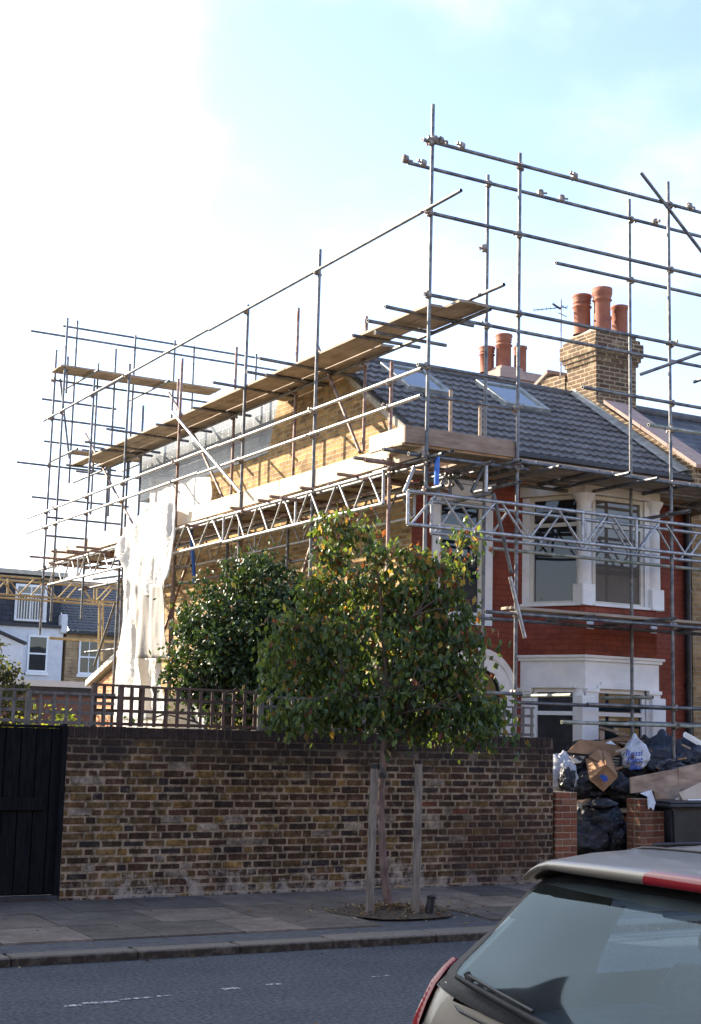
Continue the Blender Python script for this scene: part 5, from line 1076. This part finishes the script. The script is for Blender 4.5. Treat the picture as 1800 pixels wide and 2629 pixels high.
sg.add(flat,fg,None,True); sg.build('side_windows',M['carglass'],car); ws.add(flat,fw_,None,True); ws.build('windscreen',M['carglass'],car)
def outline(pts,k=6):
    """smooth closed outline mirrored in y from half outline points (y,z)"""
    full=list(pts)+[(-y,z) for y,z in reversed(pts)][1:-1] if pts[0][0]==0 and pts[-1][0]==0 else pts
    full=list(pts)+[(-y,z) for y,z in reversed(pts[1:-1])]
    out=[];m_=len(full)
    for i in range(m_):
        p0,p1,p2,p3=[full[(i+d)%m_] for d in (-1,0,1,2)]
        for s_ in range(k):
            t=s_/k; out.append(tuple(.5*((2*p1[a])+(-p0[a]+p2[a])*t+(2*p0[a]-5*p1[a]+4*p2[a]-p3[a])*t*t+(-p0[a]+3*p1[a]-3*p2[a]+p3[a])*t**3) for a in (0,1)))
    return out
OU=outline([(0,1.396),(.25,1.396),(.50,1.392),(.66,1.384),(.70,1.362),(.722,1.30),(.742,1.235),(.80,1.175),(.868,1.12),(.84,1.075),(.62,1.055),(.3,1.045),(0,1.042)])
IN=outline([(0,1.375),(.25,1.375),(.48,1.371),(.63,1.362),(.678,1.340),(.702,1.27),(.722,1.19),(.742,1.13),(.72,1.103),(.60,1.088),(.45,1.078),(.25,1.07),(0,1.066)])
m=MB(); k=len(OU); ov=[surf(y,z,.006) for y,z in OU]; mid=[surf((a[0]+b[0])/2,(a[1]+b[1])/2,.012) for a,b in zip(OU,IN)]; iv=[surf(y,z,.009) for y,z in IN]
m.add(ov+mid+iv,[(r*k+i,r*k+(i+1)%k,(r+1)*k+(i+1)%k,(r+1)*k+i) for r in (0,1) for i in range(k)],None,True); wsur=m.build('window_surround',M['trim'],car)
m=MB(); cz_=1.21; rg=[1.0,.85,.65,.45,.25,.1]; vs_=[]
for g in rg: vs_+=[surf(y*g,cz_+(z-cz_)*g,.008+.012*(1-g)) for y,z in IN]
vs_.append(surf(0,cz_,.02)); m.add(vs_,[(r*k+i,r*k+(i+1)%k,(r+1)*k+(i+1)%k,(r+1)*k+i) for r in range(len(rg)-1) for i in range(k)]+[((len(rg)-1)*k+i,(len(rg)-1)*k+(i+1)%k,len(rg)*k) for i in range(k)],None,True)
rw=m.build('rear_window',M['carglass'],car)
# heater lines are too fine to show; spoiler
def strip(rows_,closed=False):
    m=MB(); c=len(rows_[0]); m.add([p for r in rows_ for p in r],[(r*c+i,r*c+i+1,(r+1)*c+i+1,(r+1)*c+i) for r in range(len(rows_)-1) for i in range(c-1)],None,True); return m
rows_=[]
for i in range(33):
    y=-.75+1.50*i/32; u=abs(y)/.75; xr_=.265+.06*u*u; zt=1.438-.018*u*u-.045*max(0,(u-.8)/.2)**2; xf=.66-.02*u; zf=1.462-.010*u*u-.06*max(0,(u-.78)/.22)**2
    rows_.append([Vector((CX+x,CY+y,z)) for x,z in ((xr_+.12,zt-.040+.018*u**4),(xr_+.03,zt-.034+.016*u**4),(xr_+.004,zt-.028+.012*u**4),(xr_-.002,zt-.016+.006*u**4),(xr_+.006,zt-.004),(xr_+.03,zt+.004),((xr_+xf)/2,(zt+zf)/2+.006),(xf,zf),(xf+.02,zf-.03))])
sp=strip(rows_).build('spoiler',M['car'],car)
rows_=[]
for i in range(17):
    y=-.14+.28*i/16; u=abs(y)/.765; xr_=.265+.06*u*u; zt=1.438-.018*u*u; rows_.append([Vector((CX+xr_+a,CY+y,zt+b)) for a,b in ((.02,-.031),(-.008,-.028),(-.012,-.016),(-.006,-.002),(.02,.006))])
m=strip(rows_); m.build('brake_lamp',M['redlens'],sp)
m=MB(); rows_=[]
for i in range(33): y=-.74+1.48*i/32; u=abs(y)/.74; rows_.append([Vector((CX+.30+.06*u*u,CY+y,1.405-.018*u*u-.03*max(0,(u-.8)/.2))),surf(y*.97,1.388-.008*u*u,.008)])
strip(rows_).build('spoiler_underside',M['trim'],car)
# seams
def seam(pts,name='seam',r=.0045,mt='black'): m=MB(); m.path([Vector(p) for p in pts],r,6); m.build(name,M[mt],car)
seam([(CX+.675-.02*(y/.7)**2,CY+y,1.464-.010*(y/.75)**2-.05*max(0,(abs(y)/.75-.75)/.25)**2+.002) for y in [i*.05 for i in range(-13,14)]])
def roofz(x,y):
    lo=1.38
    for i in range(len(zs)):
        if x>itp(Et,zs[i])-.02 and abs(y)<W(zs[i]): lo=zs[i]
    return lo
for s_ in (1,-1): seam([(CX+x,CY+s_*(.565+.02*math.sin(x)),itp([(0,1.463),(.7,1.466),(3,1.466)],x)+.002) for x in (.68,.8,1.,1.3,1.6,1.8)],r=.006)
# hatch seam and lower window edge
seam([tuple(surf(y,z,.003)) for y,z in ((-.84,1.06),(-.6,1.035),(-.3,1.022),(0,1.018),(.3,1.022),(.6,1.035),(.84,1.06),(.878,1.10))])
seam([tuple(surf(.880-.03*t,1.098-.40*t,.003)) for t in (0,.2,.4,.6,.8,1)]); seam([tuple(surf(-.880+.03*t,1.098-.40*t,.003)) for t in (0,.2,.4,.6,.8,1)])
# tail lamps
def lamp(s_):
    def col_(a,b,z): return [(a+(b-a)*i/6) for i in range(7)]
    rows_=[]
    for z,a,b in ((1.12,.872,.876),(1.10,.868,.884),(1.085,.858,.893),(1.06,.845,.899),(1.02,.83,.902),(.97,.805,.906),(.90,.775,.907),(.82,.74,.906),(.74,.71,.90),(.70,.74,.90)):
        row=[]
        for i in range(7):
            y=a+(b-a)*i/6; p=surf(y*s_,z,.028 if 0<i<6 else .012); row.append(p)
        # wrap on to the flank
        q=row[-1]; row.append(Vector((q.x+.07,CY+s_*(W(z)+.018),z))); row.append(Vector((q.x+.16+.2*(z-.7),CY+s_*(W(z)+.004),z+.01)))
        rows_.append(row)
    m=strip(rows_); t=m.build('tail_lamp',M['redlens'],car)
    rows_=[]
    for z,a,b in ((.965,.825,.84),(.94,.81,.862),(.87,.785,.862),(.80,.765,.84)): rows_.append([surf((a+(b-a)*i/4)*s_,z,.0245) for i in range(5)])
    strip(rows_).build('clear_lens',M['clearlens'],t)
lamp(1); lamp(-1)
# wiper
m=MB(); a=surf(.66,1.098,.035); b=surf(.06,1.052,.045); seg_=[a.lerp(b,i/8)+Vector((-.012*math.sin(math.pi*i/8),0,.004*math.sin(math.pi*i/8))) for i in range(9)]
m.path(seg_,[.007,.009,.010,.010,.011,.011,.012,.013,.014],8); wi=m.build('rear_wiper',M['trim'],car)
m=MB(); off=Vector((.006,0,.018)); m.path([seg_[i]+off for i in range(1,7)],.005,6); m.tube(surf(.60,1.10,.02),surf(.615,1.112,.04),.010,8); m.build('wiper_blade',M['rubber'],wi)
# badge-less handle and number plate recess
m=MB(); p=surf(0,.86,.02); m.box((p.x-.01,CY-.27,.72),(p.x+.03,CY+.27,.84),None,.01); m.build('number_plate_panel',M['black'],car)
# wheels
for x in (.72,3.2):
    for s_ in (1,-1):
        m=MB(); y0=CY+s_*.66; y1=CY+s_*.845; m.tube((CX+x,y0,.30),(CX+x,y1,.30),.30,28); t=m.build('tyre',M['rubber'],car); m=MB(); m.tube((CX+x,y1-s_*.02,.30),(CX+x,y1+s_*.006,.30),.19,20); m.build('rim',M['rim'],t)
# headlamps and mirror
for s_ in (1,-1):
    m=MB(); m.box((CX+3.72,CY+s_*.72-.10,.66),(CX+3.93,CY+s_*.72+.07,.78),None,.03); m.build('headlamp',M['clearlens'],car)
    m=MB(); m.box((CX+2.52,CY+s_*.93-.08,1.0),(CX+2.62,CY+s_*.93+.08,1.12),None,.03); m.build('mirror',M['car'],car)
# inside
m=MB(); m.box((CX+.1,CY-.80,.32),(CX+2.9,CY+.80,.52)); m.build('cabin_floor',M['interior'],car)
m=MB(); m.box((CX+2.55,CY-.78,.6),(CX+2.9,CY+.78,.98),None,.05); m.build('dashboard',M['interior'],car)
m=MB(); m.box((CX+.72,CY-.66,.5),(CX+.90,CY+.66,1.12),None,.06); rs=m.build('rear_seat',M['interior'],car)
for y in (-.40,.40): m=MB(); m.box((CX+.76,CY+y-.12,1.14),(CX+.86,CY+y+.12,1.25),None,.04); m.tube((CX+.81,CY+y-.05,1.1),(CX+.81,CY+y-.05,1.16),.007,6); m.tube((CX+.81,CY+y+.05,1.1),(CX+.81,CY+y+.05,1.16),.007,6); m.build('headrest',M['interior'],rs)
m=MB(); m.box((CX+.22,CY-.68,.98),(CX+.74,CY+.68,1.0),None,.005); m.build('parcel_shelf',M['interior'],car)
for y in (-.38,.38):
    m=MB(); m.box((CX+1.6,CY+y-.24,.5),(CX+1.74,CY+y+.24,1.12),None,.06); m.box((CX+1.55,CY+y-.24,.5),(CX+2.1,CY+y+.24,.68),None,.05); m.box((CX+1.62,CY+y-.13,1.14),(CX+1.71,CY+y+.13,1.30),None,.04); m.build('front_seat',M['interior'],car)
